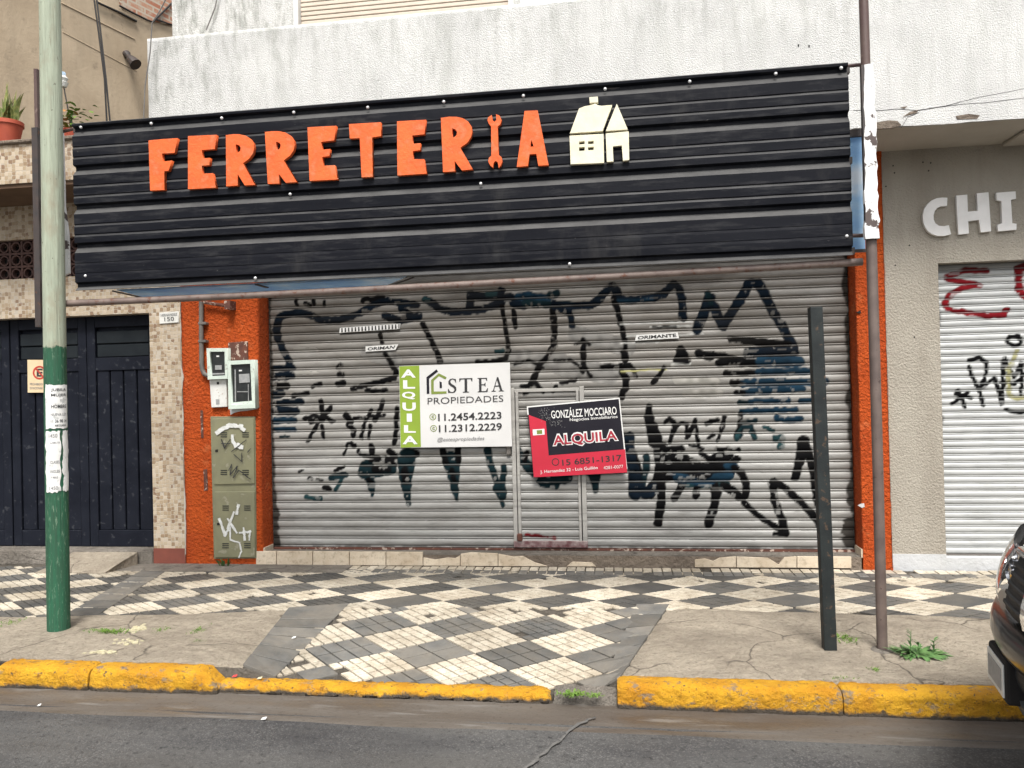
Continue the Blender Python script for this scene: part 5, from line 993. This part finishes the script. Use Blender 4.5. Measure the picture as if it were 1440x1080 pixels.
rpl = wb('rusty_plate', cM([(350, 15), (620, 0), (625, 258), (352, 268)]), -.012, .01, 'rust', None); tag(rpl, 'rusty square metal plate above the larger meter box', 'plate')
mo = MB()
for L in ([(375, 940), (760, 905), (750, 935), (600, 960), (520, 965), (440, 985), (385, 1015)], [(728, 290), (755, 300), (752, 370), (730, 375)], [(728, 420), (762, 430), (760, 520), (735, 535)], [(738, 625), (760, 615), (755, 820), (740, 830)]): mo.prism([Pw(x, y, -.008) for x, y in cM(L)], -.008, .01)
mo = mo.build('mortar_smear', MT['plaster_base'], shop)
# cabinet
cc = W(328, 787, -.02); cb = empty('service_cabinet', (cc[0], -.03, 0), 'olive grey steel cabinet with two doors and spray tags', 'cabinet')
def cC(L): return [(285+x/4.91, 580+y/4.91) for x, y in L]
wb('cabinet_frame', cC([(52, 28), (362, 28), (370, 1008), (76, 1012)]), -.012, .012, 'cab', cb)
for L, nm in (([(68, 42), (352, 40), (357, 492), (76, 498)], 'cabinet_door'), ([(80, 548), (358, 545), (360, 1000), (84, 1003)], 'cabinet_door')):
    d_ = wb(nm, cC(L), -.026, -.0125, 'cab', cb, .004); x0, y0 = L[0]
    for vx in (x0+55, x0+205):
        for vy in ((y0+95, y0+355) if y0 < 100 else (y0+95, y0+355)):
            for q in range(3): wb('vent_slot', cC([(vx, vy+q*14), (vx+45, vy+q*14), (vx+45, vy+q*14+6), (vx, vy+q*14+6)]), -.030, -.0262, 'meter_in', d_, .001)
    wb('door_lock', cC([(x0+18, y0+215), (x0+36, y0+213), (x0+36, y0+230), (x0+18, y0+232)]), -.032, -.0262, 'dark', d_, .002)
def spray(par, pts, w, mat, y):
    m = MB(); q_ = []
    for (a0, b0), (a1, b1) in zip(pts[:-1], pts[1:]):
        for t in (0, .25, .5, .75): q_.append((a0+(a1-a0)*t+random.gauss(0, w*.12), b0+(b1-b0)*t+random.gauss(0, w*.12)))
    pts = q_+[pts[-1]]
    for (xa_, ya_), (xb3, yb3) in zip(pts[:-1], pts[1:]):
        d = np.array([xb3-xa_, yb3-ya_], float); L_ = np.hypot(*d); n_ = np.array([-d[1], d[0]])/max(L_, 1e-6)*w*random.uniform(.32, .58); e_ = d/max(L_, 1e-6)*w*.35
        q = [np.array([xa_, ya_])+n_-e_, np.array([xb3, yb3])+n_+e_, np.array([xb3, yb3])-n_+e_, np.array([xa_, ya_])-n_-e_]; m.add([tuple(W(*cC([tuple(p)])[0], y)) for p in q], [(3, 2, 1, 0)]); y -= .00012
    m.build('spray_tag', MT[mat], par)
for i, (pts, w, mt) in enumerate((([(115, 735), (155, 850), (175, 800), (215, 690)], 18, 'cab_white'), ([(175, 740), (235, 830)], 16, 'cab_white'), ([(245, 640), (235, 700)], 18, 'cab_white'), ([(190, 790), (190, 880), (255, 900), (268, 960), (250, 1000)], 11, 'cab_white'), ([(255, 830), (330, 820)], 15, 'cab_white'), ([(285, 800), (290, 880)], 16, 'cab_white'), ([(325, 830), (322, 880)], 14, 'cab_white'),
    ([(95, 145), (150, 105), (200, 88), (255, 95), (285, 120)], 26, 'cab_white'), ([(200, 160), (225, 235)], 26, 'cab_white'), ([(240, 230), (270, 240)], 30, 'cab_white'), ([(130, 185), (150, 245), (190, 185)], 8, 'ink'), ([(130, 215), (190, 215)], 7, 'ink'), ([(200, 270), (300, 190)], 6, 'ink'), ([(215, 290), (270, 340), (270, 280)], 6, 'ink'), ([(180, 400), (200, 360), (190, 430), (240, 370), (210, 450), (250, 400), (330, 460)], 7, 'ink'), ([(310, 275), (330, 250)], 6, 'ink'))):
    spray(cb, pts, w, mt, -.0315-.0006*i)
# conduit and bracket
cp = MB(); pth = [W(283, 424, -.03), W(283, 470, -.03), W(283.5, 512, -.03), W(284.5, 520, -.03), W(287.5, 526, -.03), W(292, 528, -.03), W(297, 528.5, -.03)]; cp.tube(pth, .022, 12); cnd = cp.build('conduit_pipe', MT['conduit'], None, smooth=True); tag(cnd, 'grey conduit pipe bending into the smaller meter box', 'pipe')
for py in (455, 480): a = W(288, py, -.02); MB().box(a[0]-.05, a[0]+.03, -.055, .0, a[2]-.012, a[2]+.012).build('pipe_clip', MT['conduit'], cnd, bevel=.003)
bkt = MB(); a, c = W(287, 425, -.05), W(324, 431, -.05); bkt.tube([a, c], .016, 8); bkt.box(c[0]-.03, c[0]+.03, -.11, .0, c[2]-.03, c[2]+.05); o_ = bkt.build('wall_bracket', MT['rust'], None); tag(o_, 'rusty bracket at the top of the left orange pillar', 'bracket')
for (x0, y0, x1, y1) in ((281.5, 577, 283, 616), (286, 660, 289, 690)): wb('paint_scar', [(x0, y0), (x1+2, y0), (x1+3, y1), (x0+1, y1)], -.006, .01, 'rust', shop, .001)
# ragged pale plaster edge where the orange paint meets the mosaic, and the beige wall at right
for x_, sd_, w_ in ((X_PL0-.002, 3, .02), (X_PR1, 8, .012)):
    zz_ = np.linspace(.02, 3.5, 160); a_ = x_-w_*.1-w_*.5*fbm(zz_, sd_, 1., 8.); b_ = np.maximum(x_-w_*.5+w_*2.6*np.clip(fbm(zz_, sd_+2, 2., 5.)-.36, 0, 1), a_+.001)
    grid_mesh('plaster_edge', np.stack([np.stack([a_, np.full(160, .01), zz_], -1), np.stack([a_, np.full(160, -.008), zz_], -1), np.stack([b_, np.full(160, -.009), zz_], -1), np.stack([b_, np.full(160, .01), zz_], -1)], 0), MT['soffit'] if sd_ == 3 else MT['beige'], shop, smooth=False)
# hairline cracks in the parapet render and spalled plaster along its lower edge
for pl_ in ([(1196, 156), (1215, 155), (1240, 154), (1262, 153), (1290, 155), (1330, 148), (1375, 138), (1440, 125), (1500, 112)], [(1290, 156), (1320, 152), (1350, 147), (1380, 145), (1410, 141), (1445, 137)], [(1266, 180), (1276, 165), (1290, 158)]):
    MB().tube([W(x + random.gauss(0, 1.2), y+random.gauss(0, .7), Y_PF-.001) for x, y in pl_], .0018, 4).build('crack', MT['dark'], shop)
for L in ([(1232, 172), (1250, 169), (1262, 170), (1268, 176), (1255, 180), (1234, 181)], [(1266, 151), (1276, 149), (1272, 153)], [(1280, 157), (1292, 154), (1289, 159), (1270, 164)], [(1344, 163), (1362, 160), (1378, 162), (1374, 167), (1346, 168)]):
    wb('spalled_patch', L, Y_PF-.003, Y_PF+.02, 'rough_concrete', shop, 0)
for px, py in ((1123, 64), (1138, 65)): wb('wall_plug', [(px-1, py-2), (px+1, py-1.5), (px+.5, py+2), (px-1.2, py+1)], Y_PF-.004, Y_PF+.02, 'dark', shop, 0)
for px, py in ((1256, 233), (1309, 229), (1306, 240), (1298, 228), (1258, 243), (1246, 262), (1279, 345), (1259, 373), (1286, 474)): wb('wall_hole', [(px-1.2, py), (px, py-1.3), (px+1.2, py), (px, py+1.3)], .016, .03, 'dark', rh, 0)
# hose bib hole dots on right pillar
for px, py, s_ in ((1208, 439, 2.2), (1212, 711, 3.2)): wb('paint_chip', [(px-s_*1.6, py), (px, py-s_*.8), (px+s_, py-s_), (px+s_*1.2, py+s_*.6), (px, py+s_)], -.006, .01, 'dark' if py < 500 else 'plaster_base', shop, 0)

# ================================================================== PARKED CAR
def car():
    X0, YC = 0., 0.
    root = empty('parked_car', (0, 0, 0), 'black car parked by the yellow kerb, front end in view', 'car')
    zr0 = 0.
    # stations: (s, half width, z of sill, z shoulder, z top, half width top)
    st = [(0.0, .80, .34, .80, .98, .64), (.05, .845, .31, .86, 1.05, .72), (.14, .88, .30, .92, 1.10, .76), (.35, .90, .28, .97, 1.135, .78), (.75, .915, .27, 1.02, 1.17, .78), (1.15, .92, .27, 1.06, 1.20, .77), (1.30, .92, .27, 1.07, 1.26, .73), (1.75, .92, .27, 1.09, 1.56, .66), (2.1, .92, .27, 1.10, 1.68, .64), (2.8, .92, .27, 1.11, 1.70, .64), (3.6, .915, .27, 1.12, 1.66, .64), (4.05, .90, .28, 1.12, 1.45, .66), (4.35, .87, .32, 1.08, 1.16, .66), (4.45, .82, .38, 1.0, 1.08, .62)]
    rows = []
    ss = np.array([q[0] for q in st]); arr = np.array(st)
    S = np.concatenate([np.linspace(0, .4, 18), np.linspace(.45, 4.45, 50)])
    for s_ in S:
        hw, z0, zs_, zt, ht = [np.interp(s_, ss, arr[:, k]) for k in range(1, 6)]
        half = [(0, z0+.0), (hw*.7, z0), (hw*.93, z0+.04), (hw*.985, z0+.14), (hw, (z0+zs_)/2), (hw*.992, zs_-.06), (hw*.975, zs_), (hw*.94, zs_+.03), ((hw*.55+ht*.45), zs_*.45+zt*.55), (ht, zt-.03), (ht*.88, zt), (ht*.5, zt+.012), (0, zt+.018)]
        ring = [(y, z) for y, z in half]+[(-y, z) for y, z in half[-2:0:-1]]
        rows.append([(s_, y, z) for y, z in ring])
    P = np.array(rows); plan = .37*np.abs(P[..., 1])**2
    fall = np.clip(1-P[..., 0]/1.1, 0, 1)**1.2
    # front: nose rounded in height, set back at the top
    lean = np.clip(1-P[..., 0]/.5, 0, 1)*(.10*np.clip((P[..., 2]-.80)/.3, 0, 1)**1.3+0.19*np.clip((.58-P[..., 2])/.3, 0, 1)**1.2)
    Q = P.copy(); Q[..., 0] = X0+P[..., 0]+plan*fall+lean; Q[..., 1] = YC+P[..., 1]; Q[..., 2] = zr0+P[..., 2]
    Q = np.concatenate([Q, Q[:, :1]], 1); b = grid_mesh('body', Q, MT['car'], root)
    fr_ = MB().add([tuple(v) for v in Q[0, :-1]], [tuple(range(Q.shape[1]-1))]); fr_.build('nose', MT['car'], root)
    MB().add([tuple(v) for v in Q[-1, :-1]], [tuple(range(Q.shape[1]-2, -1, -1))]).build('tail', MT['car'], root)
    fx = lambda y, z=.5: X0+.37*y*y+.10*np.clip((z-.80)/.3, 0, 1)**1.3+0.19*np.clip((.58-z)/.3, 0, 1)**1.2
    def front_panel(name, y0, y1, zlo, zhi, off, mat, n=18, thick=.03, nz=6):
        ys = np.linspace(y0, y1, n); Pn = []
        for t in np.linspace(0, 1, nz):
            r = []
            for y in ys:
                zl_ = zlo(y) if callable(zlo) else zlo; zh_ = zhi(y) if callable(zhi) else zhi; z = zl_+(zh_-zl_)*t; bul = off*(1-.35*(2*t-1)**2)
                r.append((fx(y, z)-bul, YC+y, zr0+z))
            Pn.append(r)
        Pn = np.array(Pn); a = Pn[:1].copy(); a[..., 0] += thick+off; c = Pn[-1:].copy(); c[..., 0] += thick+off
        return grid_mesh(name, np.concatenate([a, Pn, c], 0), MT[mat], root)
    front_panel('bumper', -.82, .82, .64, .76, .055, 'car'); front_panel('lower_bumper', -.80, .80, .33, .50, .06, 'cargrey'); front_panel('air_intake', -.62, .62, .49, .65, .012, 'carplastic')
    gr = front_panel('grille', -.13, .13, .79, .99, .012, 'carplastic')
    for z in (.82, .855, .89, .925, .96): front_panel('grille_bar', -.13, .13, z-.006, z+.006, .028, 'carplastic', 14, .01, 2)
    front_panel('grille_trim', -.14, .14, .995, 1.02, .03, 'chrome', 16, .02, 3)
    for sgn in (-1, 1):
        # headlamp wraps round the corner
        m0 = []; m1 = []
        for k in range(12):
            t = k/11; y = sgn*(.15+.66*t); back_ = .02+.42*max(0, t-.62)**1.1*1.0; zl_ = .785+.02*t; zh_ = 1.0+.05*t
            rowa, rowb = [], []
            for q in np.linspace(0, 1, 6):
                z = zl_+(zh_-zl_)*q; bul = .030*(1-(2*q-1)**2*.6); x = fx(abs(y), z)+max(0, t-.7)*.5
                rowa.append((x-bul-.012, YC+y*1.0+sgn*.01*t, zr0+z)); rowb.append((x+.02, YC+y*.99, zr0+z))
            m0.append(rowa); m1.append(rowb)
        hl = empty('headlight', (0, 0, 0)); hl.parent = root; hl.location = -Vector(root.location)
        grid_mesh('lamp_housing', np.array(m1), MT['lamp_in'], hl); grid_mesh('lens', np.array(m0), MT['lens'], hl)
        for yy in (.25, .42, .62):
            cx = fx(yy, .90)+.005; mb = MB(); mb.lathe((0, 0, 0), [(.048, .0), (.044, .012), (.036, .016), (.030, .006), (.012, .0), (0, .004)], 18)
            mb.v = [(cx-z, YC+sgn*yy+x, zr0+.90+y) for x, y, z in mb.v]; mb.build('lamp_bowl', MT['chrome'], hl, smooth=True)
        for s_ in (.85, 3.5):
            wc = (X0+s_, YC+sgn*.80, zr0+.35); wh = MB()
            prof = [(.22, -.10), (.32, -.11), (.345, -.09), (.35, 0), (.345, .09), (.32, .11), (.22, .10)]
            n = 28; V = []; F = []
            for r, w in prof:
                for k in range(n): a = 2*math.pi*k/n; V.append((wc[0]+r*math.cos(a), wc[1]+w, wc[2]+r*math.sin(a)))
            for i in range(len(prof)-1):
                for k in range(n): F.append((i*n+k, i*n+(k+1) % n, (i+1)*n+(k+1) % n, (i+1)*n+k))
            whl = MB().add(V, F).build('wheel', MT['tyre'], root, smooth=True)
            rim = MB(); yo = wc[1]+sgn*.075
            for k in range(5):
                a = 2*math.pi*k/5; d = Vector((math.cos(a), 0, math.sin(a))); t = Vector((-math.sin(a), 0, math.cos(a))); c = Vector((wc[0], yo, wc[2])); q = [c+t*.035, c+d*.20+t*.025, c+d*.20-t*.025, c-t*.035]
                rim.add([tuple(p) for p in q]+[tuple(p-Vector((0, sgn*.03, 0))) for p in q], [(0, 1, 2, 3), (7, 6, 5, 4), (0, 4, 5, 1), (2, 6, 7, 3), (1, 5, 6, 2)])
            rim.tube([(wc[0]+.205*math.cos(2*math.pi*k/24), yo, wc[2]+.205*math.sin(2*math.pi*k/24)) for k in range(25)], .014, 6); rim.build('rim', MT['rim'], whl)
            ar = MB(); ar.tube([(wc[0]+.39*math.cos(a), YC+sgn*.90, wc[2]+.39*math.sin(a)) for a in np.linspace(-.15, math.pi+.15, 24)], .018, 8); ar.build('arch_trim', MT['carplastic'], root, smooth=True)
            ad = MB(); nn = 26; ad.add([(wc[0], YC+sgn*.889, wc[2])]+[(wc[0]+.345*math.cos(2*math.pi*k/nn), YC+sgn*.889, wc[2]+.345*math.sin(2*math.pi*k/nn)) for k in range(nn)], [(0, 1+k, 1+(k+1) % nn) for k in range(nn)])
    # glass
    for sgn in (-1, 1):
        MB().add([(X0+1.50, YC+sgn*.80, zr0+1.14), (X0+3.75, YC+sgn*.82, zr0+1.16), (X0+3.5, YC+sgn*.70, zr0+1.58), (X0+1.95, YC+sgn*.70, zr0+1.56)], [(0, 1, 2, 3) if sgn < 0 else (3, 2, 1, 0)]).build('side_window', MT['glass'], root, solid=.01)
    MB().add([(X0+1.24, YC-.68, zr0+1.25), (X0+1.24, YC+.68, zr0+1.25), (X0+1.86, YC+.60, zr0+1.62), (X0+1.86, YC-.60, zr0+1.62)], [(0, 1, 2, 3)]).build('windscreen', MT['glass'], root, solid=.012)
    # licence plate on its holder
    xp = X0-.02
    pl_ = MB().box(xp-.02, xp+.10, YC-.02, YC+.25, zr0+.475, zr0+.635).build('plate_holder', MT['dark'], root, bevel=.012, seg=2)
    pp = MB().box(xp-.028, xp-.021, YC+.0, YC+.23, zr0+.495, zr0+.615).build('licence_plate', MT['plaque'], pl_, bevel=.002)
    MB().box(xp-.030, xp-.0285, YC+.02, YC+.21, zr0+.515, zr0+.595).build('plate_field', MT['meter_grey'], pp)
    root.location = CAR_POS; root.scale = (1, 1, 1.05); root.rotation_euler = (0, 0, CAR_ROT)
    return root
CAR_POS, CAR_ROT = (1.46, -3.72, Z_ROAD), rad(-12)
car()

# ================================================================== PLANTS AND WEEDS
def leafblade(mb, base, direc, length, width, curl, up, n=4, rise=.0):
    d = Vector((math.cos(direc), math.sin(direc), 0)); t = Vector((-d.y, d.x, 0)); base = Vector(base); vs = []
    for i in range(n+1):
        f = i/n; w = width*math.sin(math.pi*min(.12+.88*f, .999))**.8*(1 if f < 1 else 0); c = base+d*(length*f*math.cos(up*(1-f*curl)))+Vector((0, 0, length*f*math.sin(up*(1-f*curl))))
        vs += [tuple(c-t*w/2), tuple(c+t*w/2+Vector((0, 0, w*.12)))]
    mb.add(vs, [(2*i, 2*i+1, 2*i+3, 2*i+2) for i in range(n)])
def tuft(name, px, py, w, n, hgt, label, cat='grass', mat='grass', d=.10, z=0.):
    c = G(px, py, z); mb = MB()
    for _ in range(n):
        x, y = c[0]+random.gauss(0, w/2.4), c[1]+random.gauss(0, d/2.4); leafblade(mb, (x, y, float(zr(x, y)) if z == 0 else z), random.uniform(0, 6.28), random.uniform(.5, 1.2)*hgt, random.uniform(.004, .008), .5, random.uniform(.5, 1.4), 3)
    o_ = mb.build(name, MT[mat], None); return tag(o_, label, cat, kind='stuff')
tuft('grass_patch', 152, 890, .20, 420, .035, 'bright green grass patch right of the utility pole', d=.05); tuft('grass_patch', 186, 893, .02, 30, .02, 'tiny green sprigs by the dried yellow paint')
tuft('grass_patch', 13, 878, .08, 90, .025, 'small grass tuft at the far left edge'); tuft('grass_patch', 226, 887, .07, 90, .022, 'small weed tuft in a crack of left concrete'); tuft('grass_patch', 279, 888, .06, 90, .026, 'upper weed tuft beside the dark border tiles'); tuft('grass_patch', 277, 904, .08, 110, .024, 'lower weed tuft beside the dark border tiles', d=.04)
tuft('grass_patch', 806, 978, .10, 170, .030, 'grass growing in the gap between kerb stones', d=.04, z=-.065); tuft('grass_patch', 836, 979, .05, 60, .025, 'sparse sprigs at the end of the kerb gap', d=.03, z=-.065); tuft('grass_patch', 1188, 900, .07, 130, .035, 'grass tuft at the foot of the leaning post'); tuft('grass_patch', 1184, 956, .10, 120, .024, 'weeds along the back of the right kerb', d=.03); tuft('grass_patch', 1229, 944, .05, 70, .03, 'little weed in the crack near steel post', d=.03)
# broad-leaved weed
c = G(1290, 922); wd_ = empty('weed_plant', (c[0], c[1], 0), 'leafy green weed growing beside the brown steel post', 'plant')
for i in range(90):
    mb = MB(); a = random.uniform(0, 6.28); r = random.uniform(0, .09); leafblade(mb, (c[0]+r*1.3*math.cos(a), c[1]+r*.6*math.sin(a), .004), a+random.gauss(0, .5), random.uniform(.045, .12), random.uniform(.016, .034), random.uniform(.3, 1.), random.uniform(.15, 1.0), 5); mb.build('leaf', MT['leaf'], wd_)
for i in range(3):
    mb = MB(); x = c[0]+(-.04, .085, .0)[i]; hh = (.15, .10, .08)[i]
    mb.tube([(x, c[1], 0), (x+.005, c[1], hh*.6), (x+.01, c[1], hh)], [.004, .003, .001], 5)
    for q in range(10): leafblade(mb, (x+.008, c[1], hh*(.3+.07*q)), random.uniform(0, 6.28), .035, .014, .3, .8, 3)
    mb.build('stem', MT['leaf'], wd_)
# weed at cabinet foot
c = W(313, 786, -.10); c[2] = 0; wd2 = empty('weed_plant', (c[0], -.1, 0), 'thin weed growing against the olive cabinet foot', 'plant')
for i in range(16):
    mb = MB(); leafblade(mb, (c[0]+random.gauss(0, .03), -.08, .004), random.uniform(2.6, 6.2), random.uniform(.05, .13), random.uniform(.012, .024), .4, random.uniform(.9, 1.5), 4); mb.build('leaf', MT['leaf'], wd2)
# snake plant in a red pot on the left balcony
pc = W(12, 199, -.53); pc[2] = zb1+.035
sp = empty('potted_plant', tuple(pc), 'snake plant in a red terracotta pot on the left balcony', 'plant'); ph = W(12, 172, -.53)[2]-pc[2]
MB().lathe(pc, [(.0, .002), (.085, .002), (.118, ph*.82), (.128, ph*.82), (.128, ph), (.112, ph), (.108, ph*.9), (0, ph*.9)], 22).build('pot', MT['pot'], sp, smooth=True)
for i in range(24):
    mb = MB(); a = random.uniform(0, 6.28); r = random.uniform(0, .075); L = random.uniform(.18, .42); x, y = pc[0]+r*math.cos(a), pc[1]+r*math.sin(a); t = random.uniform(0, 3.14); lx, ly = random.gauss(0, .04), random.gauss(0, .03)
    vs = []
    for q in range(6):
        f = q/5; w = .022*(1-f**2.2)+.001; tw = t+f*.5; vs += [(x+lx*f*f*2-w*math.cos(tw), y+ly*f-w*math.sin(tw), pc[2]+ph*.85+L*f), (x+lx*f*f*2+w*math.cos(tw), y+ly*f+w*math.sin(tw), pc[2]+ph*.85+L*f)]
    mb.add(vs, [(2*q, 2*q+1, 2*q+3, 2*q+2) for q in range(5)]); mb.build('leaf', MT['snake'], sp)
# plant behind the pole
pc = W(100, 186, -.4); pc[2] = zb1+.03; pp2 = empty('potted_plant', tuple(pc), 'leafy balcony plant with orange leaves behind the utility pole', 'plant')
MB().lathe(pc, [(0, .002), (.07, .002), (.095, .13), (.085, .13), (0, .12)], 18).build('pot', MT['pot'], pp2, smooth=True)
MB().tube([pc+np.array([0, 0, .1]), pc+np.array([.01, 0, .3])], .008, 6).build('stem', MT['leaf'], pp2)
for i in range(60):
    mb = MB(); gx_ = random.gauss(0, .09); leafblade(mb, (pc[0]+gx_, pc[1]+random.gauss(0, .07), pc[2]+.12+random.random()*.22), random.uniform(0, 6.28), random.uniform(.05, .10), random.uniform(.025, .05), .6, random.uniform(-.3, 1.1), 4); mb.build('leaf', MT['autumn' if gx_ < -.01 and random.random() < .6 else 'grass'], pp2)

# ================================================================== CABLES, LAMP AND SMALL THINGS
def cable(label, pts, r, mat='cable', sag=0.):
    P = [np.array(p) for p in pts]; path = []
    for a, c in zip(P[:-1], P[1:]):
        for t in np.linspace(0, 1, 9)[:-1]: q = a+(c-a)*t; q = q-np.array([0, 0, sag*math.sin(math.pi*t)]); path.append(q)
    path.append(P[-1]); o_ = MB().tube(path, r, 6).build('cable', MT[mat], None, smooth=True); return tag(o_, label, 'cable')
Yc = -.3
cable('left strand of the black cables hanging before tan wall', [W(127, -40, Yc), W(138, 40, Yc), W(147, 110, Yc), W(151, 185, Yc)], .008); cable('right strand of the black cables hanging before tan wall', [W(131, -40, Yc), W(141, 40, Yc), W(149, 110, Yc), W(156, 185, Yc)], .008)
cable('thin cable running down the white parapet corner', [W(243, -20, -.7), W(225, 15, -.7), W(214, 32, -.7), W(211, 75, -.7), W(204, 120, -.7), W(201, 190, -.7)], .005, 'greycable')
wp = lambda px, py: on_wall(*wall_hit(px, py, .03), .03)
cable('dark cable drooping across the tan wall top', [wp(136, 3), wp(165, 16), wp(192, 30)], .014); cable('dark wires slung across the bare brickwork', [wp(168, 8), wp(183, 16), wp(207, 28), wp(215, 31), wp(242, 4)], .012); cable('short wire stub at the parapet corner', [wp(219, 27), wp(242, 35)], .012)
cable('thin grey wire on the white upper wall', [W(312, -30, .66), W(302, 12, .66), W(290, 42, .66)], .006, 'greycable')
cable('dark cable beside the utility pole plant', [W(90, 124, -.3), W(95, 150, -.3), W(98, 168, -.3), W(99, 180, -.3)], .006)
lt = empty('wall_light', tuple(wp(182, 80)), 'small dark fixture fixed to the tan wall above the sign', 'wall light')
a, c, e_ = [np.array(on_wall(*wall_hit(x, y, o), o)) for x, y, o in ((178, 76, .02), (183, 82, .14), (191, 91, .22))]
MB().tube([a, a+(c-a)*.5, c], [.05, .03, .03], 10).build('mount', MT['frame'], lt); MB().tube([c-(e_-c)*.2, c+(e_-c)*.3, e_], [.035, .06, .075], 12).build('head', MT['frame'], lt)
ins = empty('wire_insulator', tuple(W(89, 115, -.3)), 'blue and white wire fitting beside the utility pole', 'fitting'); pc = W(89, 115, -.3); MB().lathe(pc, [(0, -.06), (.03, -.05), (.045, -.01), (.028, .0), (.045, .03), (.02, .06), (0, .065)], 12).build('fitting_body', MT['meter_white'], ins, smooth=True); MB().lathe((pc[0]-.01, pc[1], pc[2]+.05), [(0, -.01), (.03, 0), (.03, .04), (0, .05)], 10).build('fitting_cap', MT['blue'], ins)
# dried paint, litter, stones
def splat(name, px, py, w, d, mat, label, n=60, cat='stain'):
    c = G(px, py); mb = MB()
    for _ in range(n):
        x, y = c[0]+random.gauss(0, w*.55), c[1]+random.gauss(0, d*.6); r = random.uniform(.004, .016)*(1.6 if random.random() < .15 else 1); z0 = float(zr(x, y))+.004+.022*(float(fbm(x, y, 5., 3., 5))-.45); k = random.randint(4, 6)
        pts = [(x+r*random.uniform(.6, 1.4)*math.cos(6.283*q/k), y+r*random.uniform(.5, 1.2)*math.sin(6.283*q/k)) for q in range(k)]; mb.slab(pts, z0-.004, z0+.006+random.random()*.004)
    o_ = mb.build(name, MT[mat], None); return tag(o_, label, cat, kind='stuff')
splat('dried_paint', 193, 886, .05, .06, 'paintspill', 'pale yellow dried paint crumbs by the grass patch', 70); splat('dried_paint', 184, 905, .09, .05, 'paintspill', 'pale yellow paint crumbs behind the left kerb', 26); splat('dried_paint', 143, 919, .12, .02, 'paintspill', 'pale yellow paint smear on the kerb edge', 26)
for px, py, w, mt, lb in ((413, 894, .014, 'litter', 'white paper scrap on the dark border tiles'), (330, 952, .015, 'redlitter', 'red litter scrap at the left kerb end'), (365, 955, .016, 'paintspill', 'pale litter scrap behind the low kerb'), (371, 1012, .015, 'litter', 'long white scrap lying on the asphalt'), (55, 993, .010, 'litter', 'white speck on asphalt at left')):
    zz_ = 0 if py < 940 else (-.06 if py < 960 else Z_ROAD+.008)
    c = G(px, py, zz_); zz_ = float(zr(c[0], c[1]))+.008 if py < 940 else (-.058 if py < 960 else Z_ROAD+.010); o_ = MB().add([(c[0]-w, c[1]-w*.4, zz_), (c[0]+w*.8, c[1]-w*.5, zz_+.004), (c[0]+w, c[1]+w*.4, zz_+.012), (c[0]-w*.7, c[1]+w*.5, zz_+.006)], [(0, 1, 2, 3)]).build('litter', MT[mt], None, solid=.003); tag(o_, lb, 'litter')
# sealed pale crack across the asphalt
key = [(735, 1085), (762, 1062), (790, 1038), (812, 1020), (838, 1008)]; cp = []
for (xa_, ya_), (xb_, yb_) in zip(key[:-1], key[1:]):
    for t in np.linspace(0, 1, 12)[:-1]: cp.append(G(xa_+(xb_-xa_)*t, ya_+(yb_-ya_)*t, Z_ROAD+.01))
m = MB(); L = []
for i, p in enumerate(cp):
    w = .008*(.25+1.3*float(fbm(i*.31, 2., 1., 1.))); jx_ = .02*(float(vnoise(i*.4, 5., 0.))-.5); L += [(p[0]-w+jx_, p[1]+w*.6), (p[0]+w+jx_, p[1]-w*.6)]
m.add([(x, y, Z_ROAD+.013) for x, y in L], [(2*i, 2*i+1, 2*i+3, 2*i+2) for i in range(len(cp)-1)]); o_ = m.build('crack_seal', simple('pale_crack_filler', (.14, .137, .13), (.10, .098, .094), 30, .95, bst=.0, spec=.1, thr=(.56, .64), spots=(.05, .05, .05)), None); tag(o_, 'pale sealed crack in the asphalt near the kerb gap', kind='structure')
